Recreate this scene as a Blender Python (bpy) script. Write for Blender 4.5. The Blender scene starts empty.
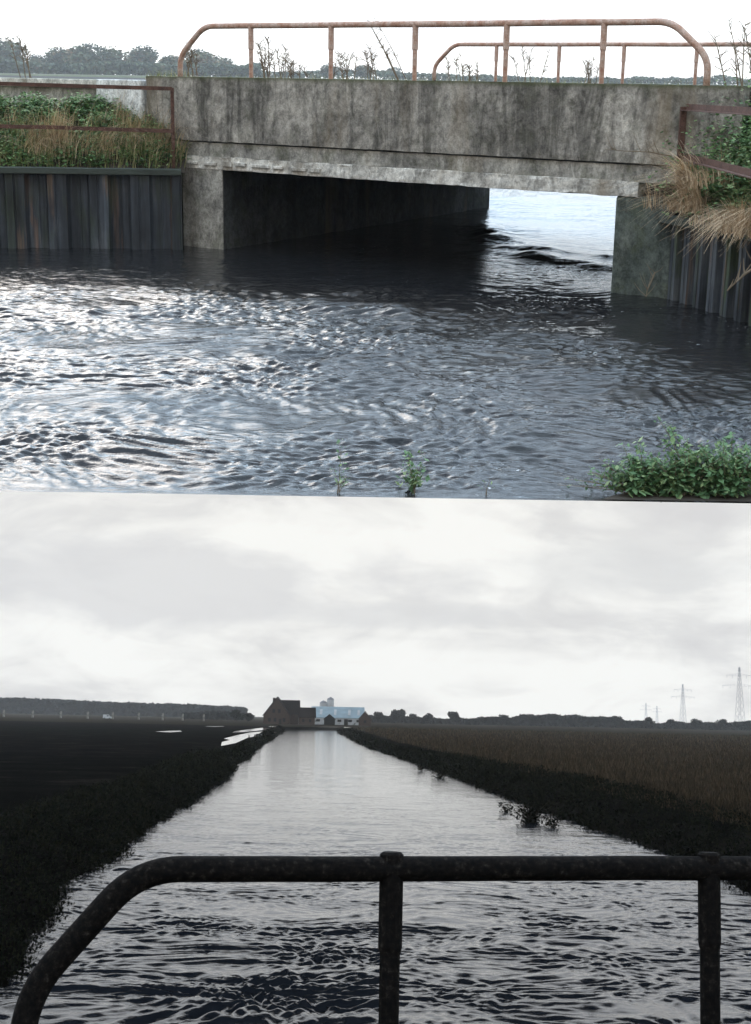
# Two real places share this scene. The lower one (river, fields, farm) stands upright in world space.
# The upper one (concrete bridge over a flooded river) is a hillside-like tilted ground of its own,
# whose local frame is T_A. Every object of it is built in metres in that frame.
import bpy, math, random
import numpy as np
from mathutils import Matrix, Vector
R = random.Random(7); NR = np.random.default_rng(11)
scene = bpy.context.scene; COL = scene.collection
F, CX, CY = 1500.0, 375.5, 512.0
HA, HB = 3.07, 4.6; HAZE = .00022
# ---------------------------------------------------------------- frames
def frame_from_up(s, off):
    up = Vector((s, 1.0, -off / F)).normalized()          # camera coordinates: x right, y up, -z forward
    fwd = Vector((0, 0, -1)); y = (fwd - up * fwd.dot(up)).normalized(); x = y.cross(up)
    return Matrix((x, y, up)).transposed()                # columns: local axes in camera coordinates
def up_fix(s, off):                                       # horizon row offset from the centre (down positive)
    up = Vector((s, 1.0, 0)); up.z = -off / F
    return up
M_B = frame_from_up(0.0213, 205.0)
M_A = frame_from_up(0.0166, -433.75)
W_cam = M_B.transposed()                                   # camera axes in world
T_cam = Matrix.Translation((0, 0, HB)) @ W_cam.to_4x4()
T_A = T_cam @ M_A.to_4x4() @ Matrix.Translation((0, 0, -HA))
T_B = Matrix.Identity(4)
FR = {'A': T_A, 'B': T_B}
def at(fr, px, py, z=0.0, d=None):
    """point of frame fr seen at a pixel of the photograph, at height z (or at depth d)"""
    M, H = (M_A, HA) if fr == 'A' else (M_B, HB)
    r = M.transposed() @ Vector((px - CX, CY - py, -F))
    t = (z - H) / r.z if d is None else d / r.y
    return Vector((r.x * t, r.y * t, H + r.z * t))
# ---------------------------------------------------------------- objects
def props(o, label=None, cat=None, group=None, kind=None):
    if label: o['label'] = label
    if cat: o['category'] = cat
    if group: o['group'] = group
    if kind: o['kind'] = kind
    return o
def thing(fr, name, loc, label, cat, group=None, rz=0.0):
    o = bpy.data.objects.new(name, None); COL.objects.link(o); o.empty_display_size = .3
    o.matrix_world = FR[fr] @ Matrix.Translation(loc) @ Matrix.Rotation(rz, 4, 'Z')
    return props(o, label, cat, group)
def copy_tree(o, parent=None):
    c = o.copy(); COL.objects.link(c)
    if parent is not None: c.parent = parent
    for ch in [k for k in bpy.data.objects if k.parent == o]: copy_tree(ch, c)
    return c
class MB:
    def __init__(s): s.v = []; s.f = []; s.t = []; s.sm = False
    def add(s, vs, fs, tone=0.5):
        n = len(s.v); s.v += [tuple(v) for v in vs]; s.f += [tuple(i + n for i in f) for f in fs]; s.t += [tone] * len(vs)
    def box(s, a, b, rz=0, c=None, tone=.5):
        """axis-aligned box from corner a to corner b, optionally turned rz about c"""
        x0, y0, z0 = a; x1, y1, z1 = b
        vs = [Vector(p) for p in ((x0,y0,z0),(x1,y0,z0),(x1,y1,z0),(x0,y1,z0),(x0,y0,z1),(x1,y0,z1),(x1,y1,z1),(x0,y1,z1))]
        if rz:
            c = Vector(c or (0,0,0)); m = Matrix.Rotation(rz, 3, 'Z'); vs = [m @ (v - c) + c for v in vs]
        s.add(vs, [(0,3,2,1),(4,5,6,7),(0,1,5,4),(1,2,6,5),(2,3,7,6),(3,0,4,7)], tone)
    def prism(s, poly, z0, z1, tone=.5):
        n = len(poly)
        vs = [(p[0], p[1], z0 if len(p) < 3 else z0) for p in poly] + [(p[0], p[1], z1) for p in poly]
        s.add(vs, [tuple(range(n))[::-1], tuple(range(n, 2*n))] + [(i, (i+1) % n, n+(i+1) % n, n+i) for i in range(n)], tone)
    def sweep(s, pts, prof, closed=True, up=Vector((0,0,1)), tone=.5):
        """profile (list of (side, up)) swept along horizontal polyline pts"""
        pts = [Vector(p) for p in pts]; n = len(prof); vs = []
        for i, p in enumerate(pts):
            a = pts[max(i-1,0)]; b = pts[min(i+1,len(pts)-1)]; d = (b-a).normalized(); sd = d.cross(up).normalized()
            vs += [p + sd*u + up*w for u, w in prof]
        fs = []
        for i in range(len(pts)-1):
            for j in range(n if closed else n-1):
                k = (j+1) % n; fs.append((i*n+j, i*n+k, (i+1)*n+k, (i+1)*n+j))
        if closed: fs += [tuple(range(n)), tuple(range((len(pts)-1)*n, len(pts)*n))[::-1]]
        s.add(vs, fs, tone)
    def tube(s, pts, r, n=10, tone=.5, cap=True):
        pts = [Vector(p) for p in pts]; rs = r if isinstance(r, (list, tuple)) else [r]*len(pts)
        vs = []; ref = None
        for i, p in enumerate(pts):
            d = (pts[min(i+1,len(pts)-1)] - pts[max(i-1,0)]).normalized()
            if ref is None: ref = d.orthogonal().normalized()
            ref = (ref - d*ref.dot(d)).normalized(); q = d.cross(ref)
            vs += [p + (ref*math.cos(2*math.pi*k/n) + q*math.sin(2*math.pi*k/n))*rs[i] for k in range(n)]
        fs = [(i*n+j, i*n+(j+1) % n, (i+1)*n+(j+1) % n, (i+1)*n+j) for i in range(len(pts)-1) for j in range(n)]
        if cap: fs += [tuple(range(n))[::-1], tuple(range((len(pts)-1)*n, len(pts)*n))]
        s.add(vs, fs, tone)
    def build(s, name, m, parent=None, fr='B', origin=(0,0,0), smooth=False, bevel=0, local=False):
        o3 = Vector(origin)
        vs = s.v if (local or not any(origin)) else [(v[0]-o3.x, v[1]-o3.y, v[2]-o3.z) for v in s.v]
        me = bpy.data.meshes.new(name); me.from_pydata(vs, [], s.f); me.materials.append(m)
        at_ = me.attributes.new('tone', 'FLOAT', 'POINT'); at_.data.foreach_set('value', s.t)
        if smooth: me.polygons.foreach_set('use_smooth', [True]*len(me.polygons))
        me.update()
        o = bpy.data.objects.new(name, me); COL.objects.link(o)
        if parent is not None: o.parent = parent
        else: o.matrix_world = FR[fr] @ Matrix.Translation(o3)
        if bevel:
            b = o.modifiers.new('bevel', 'BEVEL'); b.width = bevel; b.segments = 2; b.limit_method = 'ANGLE'; b.angle_limit = .7
        return o
# ---------------------------------------------------------------- noise
PERM = NR.permutation(4096); GA = NR.uniform(0, 2*math.pi, 4096)
def pn(x, y):
    xi = np.floor(x).astype(int); yi = np.floor(y).astype(int); xf = x-xi; yf = y-yi
    def g(ix, iy, dx, dy):
        h = GA[PERM[(PERM[ix % 4096] + iy) % 4096]]; return np.cos(h)*dx + np.sin(h)*dy
    u = xf**3*(xf*(xf*6-15)+10); v = yf**3*(yf*(yf*6-15)+10)
    a = g(xi,yi,xf,yf); b = g(xi+1,yi,xf-1,yf); c = g(xi,yi+1,xf,yf-1); d = g(xi+1,yi+1,xf-1,yf-1)
    return (a*(1-u)+b*u)*(1-v) + (c*(1-u)+d*u)*v
def p1(x, y): return float(pn(np.array([x]), np.array([y]))[0])
# ---------------------------------------------------------------- materials
class NT:
    def __init__(s, name):
        s.m = bpy.data.materials.new(name); s.m.use_nodes = True; s.t = s.m.node_tree
        s.b = s.t.nodes['Principled BSDF']; s.tc = s.t.nodes.new('ShaderNodeTexCoord')
    def n(s, ty, **k):
        o = s.t.nodes.new(ty)
        for a, b in k.items(): setattr(o, a, b)
        return o
    def l(s, a, b): s.t.links.new(a, b)
    def noise(s, scale, detail=6, rough=.6, stretch=(1,1,1), dist=0, off=0):
        mp = s.n('ShaderNodeMapping'); mp.inputs['Scale'].default_value = stretch; mp.inputs['Location'].default_value = (off,off*.7,off*.3)
        s.l(s.tc.outputs['Object'], mp.inputs[0])
        o = s.n('ShaderNodeTexNoise'); o.inputs['Scale'].default_value = scale; o.inputs['Detail'].default_value = detail
        o.inputs['Roughness'].default_value = rough; o.inputs['Distortion'].default_value = dist
        s.l(mp.outputs[0], o.inputs['Vector']); return o.outputs['Fac']
    def ramp(s, fac, stops, interp='LINEAR'):
        o = s.n('ShaderNodeValToRGB'); cr = o.color_ramp; cr.interpolation = interp
        while len(cr.elements) < len(stops): cr.elements.new(.5)
        for e, (p, c) in zip(cr.elements, stops):
            e.position = p; e.color = (*c, 1) if isinstance(c, tuple) else (c, c, c, 1)
        s.l(fac, o.inputs[0]); return o.outputs[0]
    def mix(s, fac, a, b, mode='MIX'):
        o = s.n('ShaderNodeMix', data_type='RGBA', blend_type=mode)
        for v, k in ((fac, 0), (a, 6), (b, 7)):
            if isinstance(v, (int, float)): o.inputs[k].default_value = v if k == 0 else (v, v, v, 1)
            elif isinstance(v, tuple): o.inputs[k].default_value = (*v, 1)
            else: s.l(v, o.inputs[k])
        return o.outputs[2]
    def math(s, op, a, b=0.0):
        o = s.n('ShaderNodeMath', operation=op)
        for i, v in enumerate((a, b)):
            if isinstance(v, (int, float)): o.inputs[i].default_value = v
            else: s.l(v, o.inputs[i])
        return o.outputs[0]
    def bump(s, h, strength=.5, dist=.02, normal=None):
        o = s.n('ShaderNodeBump'); o.inputs['Strength'].default_value = strength; o.inputs['Distance'].default_value = dist
        s.l(h, o.inputs['Height'])
        if normal is not None: s.l(normal, o.inputs['Normal'])
        return o.outputs[0]
    def z(s):
        o = s.n('ShaderNodeSeparateXYZ'); s.l(s.tc.outputs['Object'], o.inputs[0]); return o.outputs[2]
    def fin(s, col=None, rough=.8, normal=None, spec=.3, metal=0):
        if col is not None:
            if isinstance(col, tuple): s.b.inputs['Base Color'].default_value = (*col, 1)
            else: s.l(col, s.b.inputs['Base Color'])
        if isinstance(rough, (int, float)): s.b.inputs['Roughness'].default_value = rough
        else: s.l(rough, s.b.inputs['Roughness'])
        if normal is not None: s.l(normal, s.b.inputs['Normal'])
        s.b.inputs['Specular IOR Level'].default_value = spec; s.b.inputs['Metallic'].default_value = metal
        return s.m
def concrete(name, dark, mid, light, streak=.6, lichen=0.0, off=0, topz=None):
    k = NT(name)
    c = k.ramp(k.noise(1.1, 8, .65, off=off), [(.3, dark), (.5, mid), (.72, light)])
    st = k.ramp(k.noise(1.0, 9, .7, (2.2, 2.2, .30), .7, off+3), [(.40, .30), (.54, 1.0)])
    c = k.mix(streak, c, st, 'MULTIPLY')
    sp = k.ramp(k.noise(13, 5, .7, off=off), [(.34, .55), (.5, 1.0), (.66, 1.25)])
    c = k.mix(.75, c, sp, 'MULTIPLY')
    bl = k.ramp(k.noise(4.5, 9, .78, (1, 1, .8), .5, off+17), [(.40, .42), (.52, 1.0), (.68, 1.3)]); c = k.mix(.8, c, bl, 'MULTIPLY')
    fs = k.ramp(k.noise(40, 4, .8, off=off), [(.34, .5), (.5, 1.0), (.7, 1.45)]); c = k.mix(.55, c, fs, 'MULTIPLY')
    br = k.ramp(k.noise(.7, 5, .6, (1.6, 1.6, .3), 0, off+9), [(.55, 0.0), (.68, 1.0)])
    c = k.mix(k.math('MULTIPLY', br, .45), c, (.25, .19, .12))
    if lichen:
        li = k.ramp(k.noise(3.2, 6, .7, off=off+5), [(.5, 0.0), (.62, 1.0)])
        if topz is not None:
            mr = k.n('ShaderNodeMapRange'); k.l(k.z(), mr.inputs[0]); mr.inputs[1].default_value = topz-.10; mr.inputs[2].default_value = topz
            li = k.math('ADD', k.math('MULTIPLY', li, .25), k.math('MULTIPLY', k.math('MULTIPLY', mr.outputs[0], mr.outputs[0]), 1.2))
            li = k.math('MINIMUM', li, 1.0)
        c = k.mix(k.math('MULTIPLY', li, lichen), c, (.075, .085, .035))
    nm = k.bump(k.noise(16, 8, .7, off=off), .8, .012); nm = k.bump(k.noise(2.2, 4, .5, off=off), .5, .03, nm)
    return k.fin(c, .92, nm, .2)
def rusty(name, paint, rust, dark, lo=.42, hi=.6, rough=.75, spec=.3, ns=6):
    k = NT(name)
    c = k.ramp(k.noise(ns, 8, .7), [(lo-.15, dark), (lo, rust), (hi, paint)])
    sp = k.ramp(k.noise(45, 5, .7), [(.35, .45), (.55, 1.0), (.7, 1.25)])
    c = k.mix(.8, c, sp, 'MULTIPLY')
    return k.fin(c, rough, k.bump(k.noise(40, 7, .7), .6, .006), spec)
def tone_mat(name, a, b, rough=.7, c=None, var=2.0, spec=.25, trans=0):
    k = NT(name); at_ = k.n('ShaderNodeAttribute', attribute_name='tone')
    col = k.ramp(at_.outputs['Fac'], [(0, a), (1, b)] if c is None else [(0, a), (.6, b), (1, c)])
    col = k.mix(.5, col, k.ramp(k.noise(var, 3), [(.3, .5), (.7, 1.4)]), 'MULTIPLY')
    m = k.fin(col, rough, None, spec)
    if trans:
        tr = k.n('ShaderNodeBsdfTranslucent'); k.l(col, tr.inputs[0]); ms = k.n('ShaderNodeMixShader'); ms.inputs[0].default_value = trans
        k.l(k.b.outputs[0], ms.inputs[1]); k.l(tr.outputs[0], ms.inputs[2]); k.l(ms.outputs[0], k.t.nodes['Material Output'].inputs[0])
    return m
def plain(name, col, rough=.8, scale=3, amt=.5, bump=.3, stretch=(1,1,1)):
    k = NT(name)
    c = k.mix(amt, col, k.ramp(k.noise(scale, 7, .65, stretch), [(.3, .45), (.7, 1.5)]), 'MULTIPLY')
    return k.fin(c, rough, k.bump(k.noise(scale*6, 6, .7, stretch), bump, .02), .25)
def water(name, body, rough, bumps, foam=0.0, tint=(1,1,1)):
    k = NT(name); nm = None
    for (sc, stx, sty, st, ds, dt) in bumps:
        nm = k.bump(k.noise(sc, dt, .62, (stx, sty, 1), .6, sc), st, ds, nm)
    col = body; rg = rough
    if foam:
        f1 = k.ramp(k.noise(14, 6, .75, (.7, 1.4, 1), .8), [(.63, 0.0), (.68, 1.0)])
        f2 = k.ramp(k.noise(.45, 3, .5, (1, 1, 1), .3, 5), [(.52, 0.0), (.66, 1.0)])
        fm = k.math('MULTIPLY', k.math('MULTIPLY', f1, f2), foam)
        col = k.mix(fm, body, (.72, .74, .76)); rg = k.math('ADD', k.math('MULTIPLY', fm, .6), rough)
    m = k.fin(col, rg, nm, .5); k.b.inputs['IOR'].default_value = 1.33
    k.b.inputs['Specular Tint'].default_value = (*tint, 1)
    return m
M = dict(
    conc=concrete('weathered_concrete', (.125,.115,.10), (.31,.285,.25), (.51,.47,.41), .85, .7, 0, 3.04),
    conc_pier=concrete('pier_concrete', (.19,.18,.165), (.38,.36,.32), (.54,.51,.45), .45, .35, 13),
    conc_green=concrete('algae_concrete', (.05,.06,.055), (.10,.115,.10), (.17,.18,.155), .5, .35, 21),
    conc_dark=concrete('damp_concrete', (.03,.034,.036), (.065,.07,.072), (.12,.125,.125), .6, .2, 31),  # darkest grey mix, for groove, decks and culvert wall
    conc_white=concrete('limewashed_concrete', (.30,.28,.25), (.66,.63,.57), (.85,.82,.76), .35, 0, 40),
    conc_pale=concrete('pale_concrete', (.60,.60,.58), (.76,.76,.74), (.85,.85,.83), .10, 0, 50),
    rail=rusty('rusty_paint', (.56,.42,.35), (.42,.235,.165), (.20,.095,.065)),
    railb=rusty('backlit_rusty_paint', (.036,.031,.026), (.007,.0055,.0045), (.002,.002,.002), .56, .72, .9, .06, 38),  # rusty rail paint again, with the backlit darkness put into its colour
    angle=rusty('red_brown_iron', (.13,.068,.052), (.085,.042,.030), (.03,.02,.016)),
    cap=plain('mossy_timber', (.055,.065,.055), .85, 4, .7, .6, (.4,1,1)),
    leaf=tone_mat('leaf_green', (.06,.12,.045), (.15,.27,.10), .5, (.30,.38,.17), trans=.25),
    bushleaf=tone_mat('bush_leaf', (.07,.14,.06), (.17,.30,.14), .5, (.36,.46,.22), trans=.3),
    straw=tone_mat('dry_grass', (.32,.21,.12), (.60,.44,.28), .7, (.76,.62,.44)),
    grass=tone_mat('bank_grass', (.08,.14,.04), (.28,.29,.12), .7, (.62,.52,.31)),
    stalk=tone_mat('dry_stalk', (.12,.09,.06), (.30,.24,.17), .8),
    farleaf=tone_mat('distant_leaf', (.07,.10,.085), (.11,.15,.09), .8, (.30,.20,.12), var=.06),
    darkleaf=tone_mat('wood_leaf', (.006,.009,.008), (.015,.018,.013), .9, (.03,.028,.02), var=.05, spec=.05),
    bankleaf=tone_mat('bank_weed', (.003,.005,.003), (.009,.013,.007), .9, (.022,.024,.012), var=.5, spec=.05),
    crop=tone_mat('dry_crop', (.028,.024,.015), (.080,.060,.038), .9, (.15,.11,.072), var=.12, spec=.05),
    bark=plain('bark', (.06,.05,.04), .9, 8, .5, .6),
    earth=plain('earth', (.06,.05,.04), .95, 2, .6, .6),
    meadow=plain('meadow', (.07,.085,.04), .95, .3, .6, .6),
    asphalt=plain('asphalt', (.06,.06,.06), .9, 6, .4, .4),
    brick=plain('brick', (.09,.06,.046), .9, 2, .5, .2), roof=plain('roof_tile', (.022,.015,.013), .8, 1.5, .5, .2),
    blue=plain('blue_sheeting', (.42,.55,.62), .5, .25, .35, .1), white=plain('white_render', (.74,.76,.78), .8, .5, .3, .1),
    dark=plain('dark_timber', (.02,.02,.018), .9, 1, .4, .2), glass=plain('window_glass', (.02,.025,.03), .15, 1, .2, 0),
    steel=plain('galvanised_steel', (.42,.43,.48), .6, .5, .2, 0),
)
def pile_mat(g=.4, nm_='sheet_pile_steel'):
    k = NT(nm_)
    c = k.ramp(k.noise(1.3, 7, .6, (1, 1, .35)), [(.32, (.012,.014,.017)), (.52, (.046,.054,.066)), (.72, (.14,.15,.155))])
    ru = k.ramp(k.noise(1.0, 6, .6, (5, 5, .35), .2, 4), [(.56, 0.0), (.63, 1.0)]); c = k.mix(k.math('MULTIPLY', ru, .6), c, (.17,.10,.065))
    al = k.ramp(k.noise(1.6, 6, .6, (2, 2, .5), .2, 14), [(.52, 0.0), (.66, 1.0)]); c = k.mix(k.math('MULTIPLY', al, g), c, (.05,.07,.03))
    sc = k.ramp(k.noise(1.0, 9, .75, (9, 9, .35), .3, 7), [(.38, .30), (.5, .9), (.62, 1.7)]); c = k.mix(.8, c, sc, 'MULTIPLY')
    return k.fin(c, .6, k.bump(k.noise(20, 7, .7), .5, .01), .35)
M['pile'] = pile_mat(); M['pileg'] = pile_mat(.95, 'mossy_pile_steel')
def soil_mat():
    k = NT('ploughed_soil')
    c = k.ramp(k.noise(.25, 9, .7), [(.35, (.004,.0045,.0045)), (.55, (.011,.011,.010)), (.70, (.04,.036,.030))])
    return k.fin(c, 1, k.bump(k.noise(1.5, 8, .7, (1, .25, 1)), 1.0, .2), 0)
M['soil'] = soil_mat()
def field_mat():
    k = NT('stubble_ground')
    c = k.ramp(k.noise(.15, 9, .75, (1, .35, 1)), [(.3, (.022,.018,.012)), (.55, (.045,.036,.025)), (.75, (.075,.058,.040))])
    return k.fin(c, .95, k.bump(k.noise(2.5, 6, .7), 1.0, .15), 0)
M['field'] = field_mat()
M['waterA'] = water('river_water', (.013,.013,.014), .045, [(9, .5, 1.5, .35, .03, 5)], .9, (1,1,1))
M['waterB'] = water('flood_water', (.022,.030,.046), .065, [(1.6, .45, 1.5, .09, .10, 5), (7, .6, 1.3, .28, .02, 4)], 0, (1,1,1))
M['puddle'] = water('standing_water', (.01,.01,.012), .04, [(3, 1, 1, .1, .01, 3)])
# ---------------------------------------------------------------- plants
def blades(mb, pts, h, w, lean=(0,0), spread=.5, segs=3, tone=(0,1), hvar=.4, droop=.35):
    for p in pts:
        a = R.uniform(0, 6.283); H = h*R.uniform(1-hvar, 1+hvar); b = spread*R.uniform(.2, 1)
        dx = math.cos(a)*b + lean[0]; dy = math.sin(a)*b + lean[1]; sa = R.uniform(0, 3.14); sx, sy = math.cos(sa)*w, math.sin(sa)*w
        vs = []
        for i in range(segs+1):
            t = i/segs; k = (1 - t*.85)
            z = H*(t - droop*t*t*(abs(dx)+abs(dy))); x = p[0] + dx*H*t*t; y = p[1] + dy*H*t*t
            vs += [(x-sx*k, y-sy*k, p[2]+z), (x+sx*k, y+sy*k, p[2]+z)]
        mb.add(vs, [(2*i, 2*i+1, 2*i+3, 2*i+2) for i in range(segs)], R.uniform(*tone))
def leaf(mb, p, size, tone=None, flat=.4):
    a = R.uniform(0, 6.283); t = R.uniform(-1, 1)*flat*1.5
    d = Vector((math.cos(a)*math.cos(t), math.sin(a)*math.cos(t), math.sin(t))); s = d.cross(Vector((R.uniform(-.5,.5), R.uniform(-.5,.5), 1))).normalized()
    L = size*R.uniform(.6, 1.3); p = Vector(p)
    mb.add([p, p + d*L*.5 + s*L*.28, p + d*L, p + d*L*.5 - s*L*.28], [(0,1,2,3)], R.random() if tone is None else min(1, max(0, tone + R.uniform(-.25, .25))))
def leafy_patch(mb, pts, h, size, n):
    for p in pts:
        H = h*R.uniform(.5, 1.2)
        tn = R.random()
        for i in range(n):
            t = R.random(); r = .16*h/.5
            leaf(mb, (p[0]+R.gauss(0, r), p[1]+R.gauss(0, r), p[2]+H*t), size*(1.2-.5*t), tn)
def crown_mesh(name, w, h, n, size, mat, lobes=7, seed=1):
    rr = random.Random(seed); mb = MB(); ls = []
    for i in range(lobes):
        a = rr.uniform(0, 6.283); q = rr.uniform(0, .62); ls.append((math.cos(a)*q*w*.5, math.sin(a)*q*w*.5, h*rr.uniform(.32, .74), rr.uniform(.24, .42)*min(w, h*1.2)*.72, rr.random()))
    for i in range(n):
        lx, ly, lz, lr, tn = ls[rr.randrange(lobes)]
        v = Vector((rr.gauss(0,1), rr.gauss(0,1), rr.gauss(0,1))).normalized()*lr*rr.uniform(.55, 1.08)
        p = Vector((lx+v.x, ly+v.y, max(.02*h, lz+v.z*.85)))
        d = Vector((rr.gauss(0,1), rr.gauss(0,1), rr.gauss(0,.7))).normalized(); s = d.orthogonal().normalized(); s = Matrix.Rotation(rr.uniform(0,6.28), 3, d) @ s; L = size*rr.uniform(.5, 1.3)
        mb.add([p - d*L*.5, p + s*L*.4, p + d*L*.5, p - s*L*.4], [(0,1,2,3)], min(1, max(0, tn*.7 + rr.uniform(-.1, .35))))
    return mb
def tree_proto(w, h, n, size, mat, seed, bare=.25):
    cr = crown_mesh('crown', w, h, n, size, mat, 8, seed); tb = MB(); rr = random.Random(seed)
    tb.tube([(0,0,-.3), (w*.01,0,h*.3), (0,w*.01,h*.6)], [h*.035, h*.024, h*.01], 6)
    for i in range(5):
        a = rr.uniform(0, 6.28); q = w*rr.uniform(.2, .35); z = h*rr.uniform(.2, .4)
        tb.tube([(0,0,z), (math.cos(a)*q*.5, math.sin(a)*q*.5, z+h*.12), (math.cos(a)*q, math.sin(a)*q, z+h*.3)], [h*.014, h*.01, h*.004], 5)
    return cr, tb, mat
_pc = {}
def tree(fr, key, loc, label, cat='tree', group=None, s=1.0, rz=0.0, name='tree'):
    t = thing(fr, name, loc, label, cat, group, rz)
    if key not in _pc:
        cr, tb, mat = PROTO[key]; a = cr.build('crown', mat, t, local=True); b = tb.build('trunk', M['bark'], t, local=True); _pc[key] = (a.data, b.data)
    else:
        for nm, d in zip(('crown', 'trunk'), _pc[key]):
            o = bpy.data.objects.new(nm, d); COL.objects.link(o); o.parent = t
    t.scale = (s, s, s) if not isinstance(s, tuple) else s
    return t
# ================================================================ UPPER PLACE (frame A)
PL = at('A', 222, 250); PR = at('A', 612, 293)             # feet of the front corners of the two abutments
e = (PR - PL); e.z = 0; e.normalize()                       # along the bridge face, to the right
FE = at('A', 486, 208); gdir = (FE - PL); gdir.z = 0; LEN = gdir.length; gdir.normalize()   # through the opening, away
def line_at(px, off=0.0, row=120):
    """distance along e from PL where the column px of the picture meets the face line"""
    r = M_A.transposed() @ Vector((px - CX, CY - row, -F)); n = Vector((-e.y, e.x)); b = PL.xy + (gdir.xy*off)
    t = b.dot(n) / Vector((r.x, r.y)).dot(n); return (Vector((r.x, r.y))*t - b).dot(e.xy)
def BP(s, back=0.0, z=0.0): return Vector((PL.x + e.x*s + gdir.x*back, PL.y + e.y*s + gdir.y*back, z))
s0, s1 = line_at(147), line_at(742); SR = (PR - PL).dot(e)
def quad_block(mb, sa, sb, ba, bb, z0, z1, tone=.5):
    mb.prism([BP(sa, ba)[:2], BP(sb, ba)[:2], BP(sb, bb)[:2], BP(sa, bb)[:2]], z0, z1, tone)
W_B = LEN + .3
br = thing('A', 'concrete_bridge', BP(SR/2), 'weathered grey concrete road bridge spanning the fast river in the upper view', 'bridge')
O = BP(SR/2)
def rough_face(sa, sb, back, z0, z1, amp, nz, seed, top_amp=0.0):
    """front face as a fine grid with spalled surface, returned with box behind"""
    mb = MB(); n = int((sb-sa)/.06); vs = []
    for j in range(nz+1):
        for i in range(n+1):
            s = sa + (sb-sa)*i/n; z = z0 + (z1-z0)*j/nz
            dn = amp*(p1(s*2.3+seed, z*2.3) + .6*p1(s*9+seed, z*9)) if 0 < j < nz else 0
            z += top_amp*p1(s*5+seed, 3.3) if j in (0, nz) else 0
            vs.append(BP(s, back + dn, z))
    n1 = n+1
    mb.add(vs, [(j*n1+i, j*n1+i+1, (j+1)*n1+i+1, (j+1)*n1+i) for j in range(nz) for i in range(n)])
    b0 = len(mb.v)
    # back corners close the block
    c = [BP(sa, back+.35, z0), BP(sb, back+.35, z0), BP(sb, back+.35, z1), BP(sa, back+.35, z1)]
    mb.add(c, [(0,3,2,1)])
    top = [nz*n1+i for i in range(n1)]; bot = list(range(n1))
    mb.f.append(tuple(top + [b0+2, b0+3])); mb.f.append(tuple(reversed(bot)) [:] + (b0+0, b0+1))
    mb.f.append(tuple([j*n1 for j in range(nz, -1, -1)] + [b0+0, b0+3])); mb.f.append(tuple([j*n1+n for j in range(nz+1)] + [b0+2, b0+1]))
    return mb
rough_face(s0, s1, 0, 1.93, 3.04, .014, 14, 3, .012).build('parapet', M['conc'], br, origin=O)
mb = rough_face(s0+.02, s1-.3, .045, 1.66, 1.90, .012, 4, 9, .012); mb.build('edge_beam', M['conc_pier'], br, origin=O)
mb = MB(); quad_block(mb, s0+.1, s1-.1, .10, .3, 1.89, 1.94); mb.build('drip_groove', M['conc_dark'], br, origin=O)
mb = rough_face(s0+.65, line_at(642), .02, 1.44, 1.655, .02, 5, 19, .03)
for s in (1.15, 1.6, 2.05, 2.3): pass
mb.build('beam_ledge', M['conc_white'], br, origin=O)
mb = MB()                                                    # chipped bricks let into the ledge
ss = s0 + 1.0
while ss < s0 + 4.0:
    w = R.uniform(.22, .42); quad_block(mb, ss, ss+w, -.012-R.uniform(0,.012), .1, 1.49+R.uniform(-.01,.03), 1.57+R.uniform(-.015,.03)); ss += w + R.uniform(.04, .3)
mb.build('ledge_brick', M['conc_white'], br, origin=O, bevel=.008)
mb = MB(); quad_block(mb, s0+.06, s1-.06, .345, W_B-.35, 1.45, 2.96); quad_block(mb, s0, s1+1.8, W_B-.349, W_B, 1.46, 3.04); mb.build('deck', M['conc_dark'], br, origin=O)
mb = MB(); quad_block(mb, -1.02, 0, .03, W_B-.1, -.6, 1.445); mb.build('abutment', M['conc_pier'], br, origin=O, bevel=.02)
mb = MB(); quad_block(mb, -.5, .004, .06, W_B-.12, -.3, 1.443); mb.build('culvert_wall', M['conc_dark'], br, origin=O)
mb = MB(); quad_block(mb, SR-.05, SR+.95, .03, W_B-.1, -.6, 1.448); mb.build('abutment', M['conc_green'], br, origin=O, bevel=.05)['label'] = 'algae-green right abutment'
# road on the deck and its approaches
mb = MB(); a, b = -30, 30
mb.add([BP(a, .36, 2.97), BP(b, .36, 2.97), BP(b, W_B-.36, 2.97), BP(a, W_B-.36, 2.97)], [(0,1,2,3)])
mb.build('road', M['asphalt'], None, 'A')['kind'] = 'structure'
# steel railings
def post_parts(t, bases, z0, z1, mat, r=.036, sl=.36, sk=1.28):
    first = None
    for p in bases:
        if first is None:
            mb = MB(); mb.tube([(0,0,0), (0,0,z1-z0-sl)], r, 12); first = mb.build('post', mat, t, local=True); o = first
            m2 = MB(); m2.tube([(0,0,z1-z0-sl-.02), (0,0,z1-z0-sl), (0,0,z1-z0+.055), (0,0,z1-z0+.065)], [r*1.05, r*sk, r*sk, r*.9], 16)
            sv = m2.build('sleeve', mat, o, local=True)
        else:
            o = first.copy(); COL.objects.link(o); o.parent = t; c = sv.copy(); COL.objects.link(c); c.parent = o
        o.location = p
def arc_path(pts, k=6, r=.3):
    """polyline with rounded corners"""
    pts = [Vector(p) for p in pts]; out = [pts[0]]
    for i in range(1, len(pts)-1):
        a = (pts[i-1]-pts[i]); b = (pts[i+1]-pts[i]); q = min(r, a.length*.48, b.length*.48); A = pts[i]+a.normalized()*q; B = pts[i]+b.normalized()*q
        for j in range(k+1):
            t = j/k; out.append(A*(1-t)**2 + pts[i]*2*t*(1-t) + B*t*t)
    return out + [pts[-1]]
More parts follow.
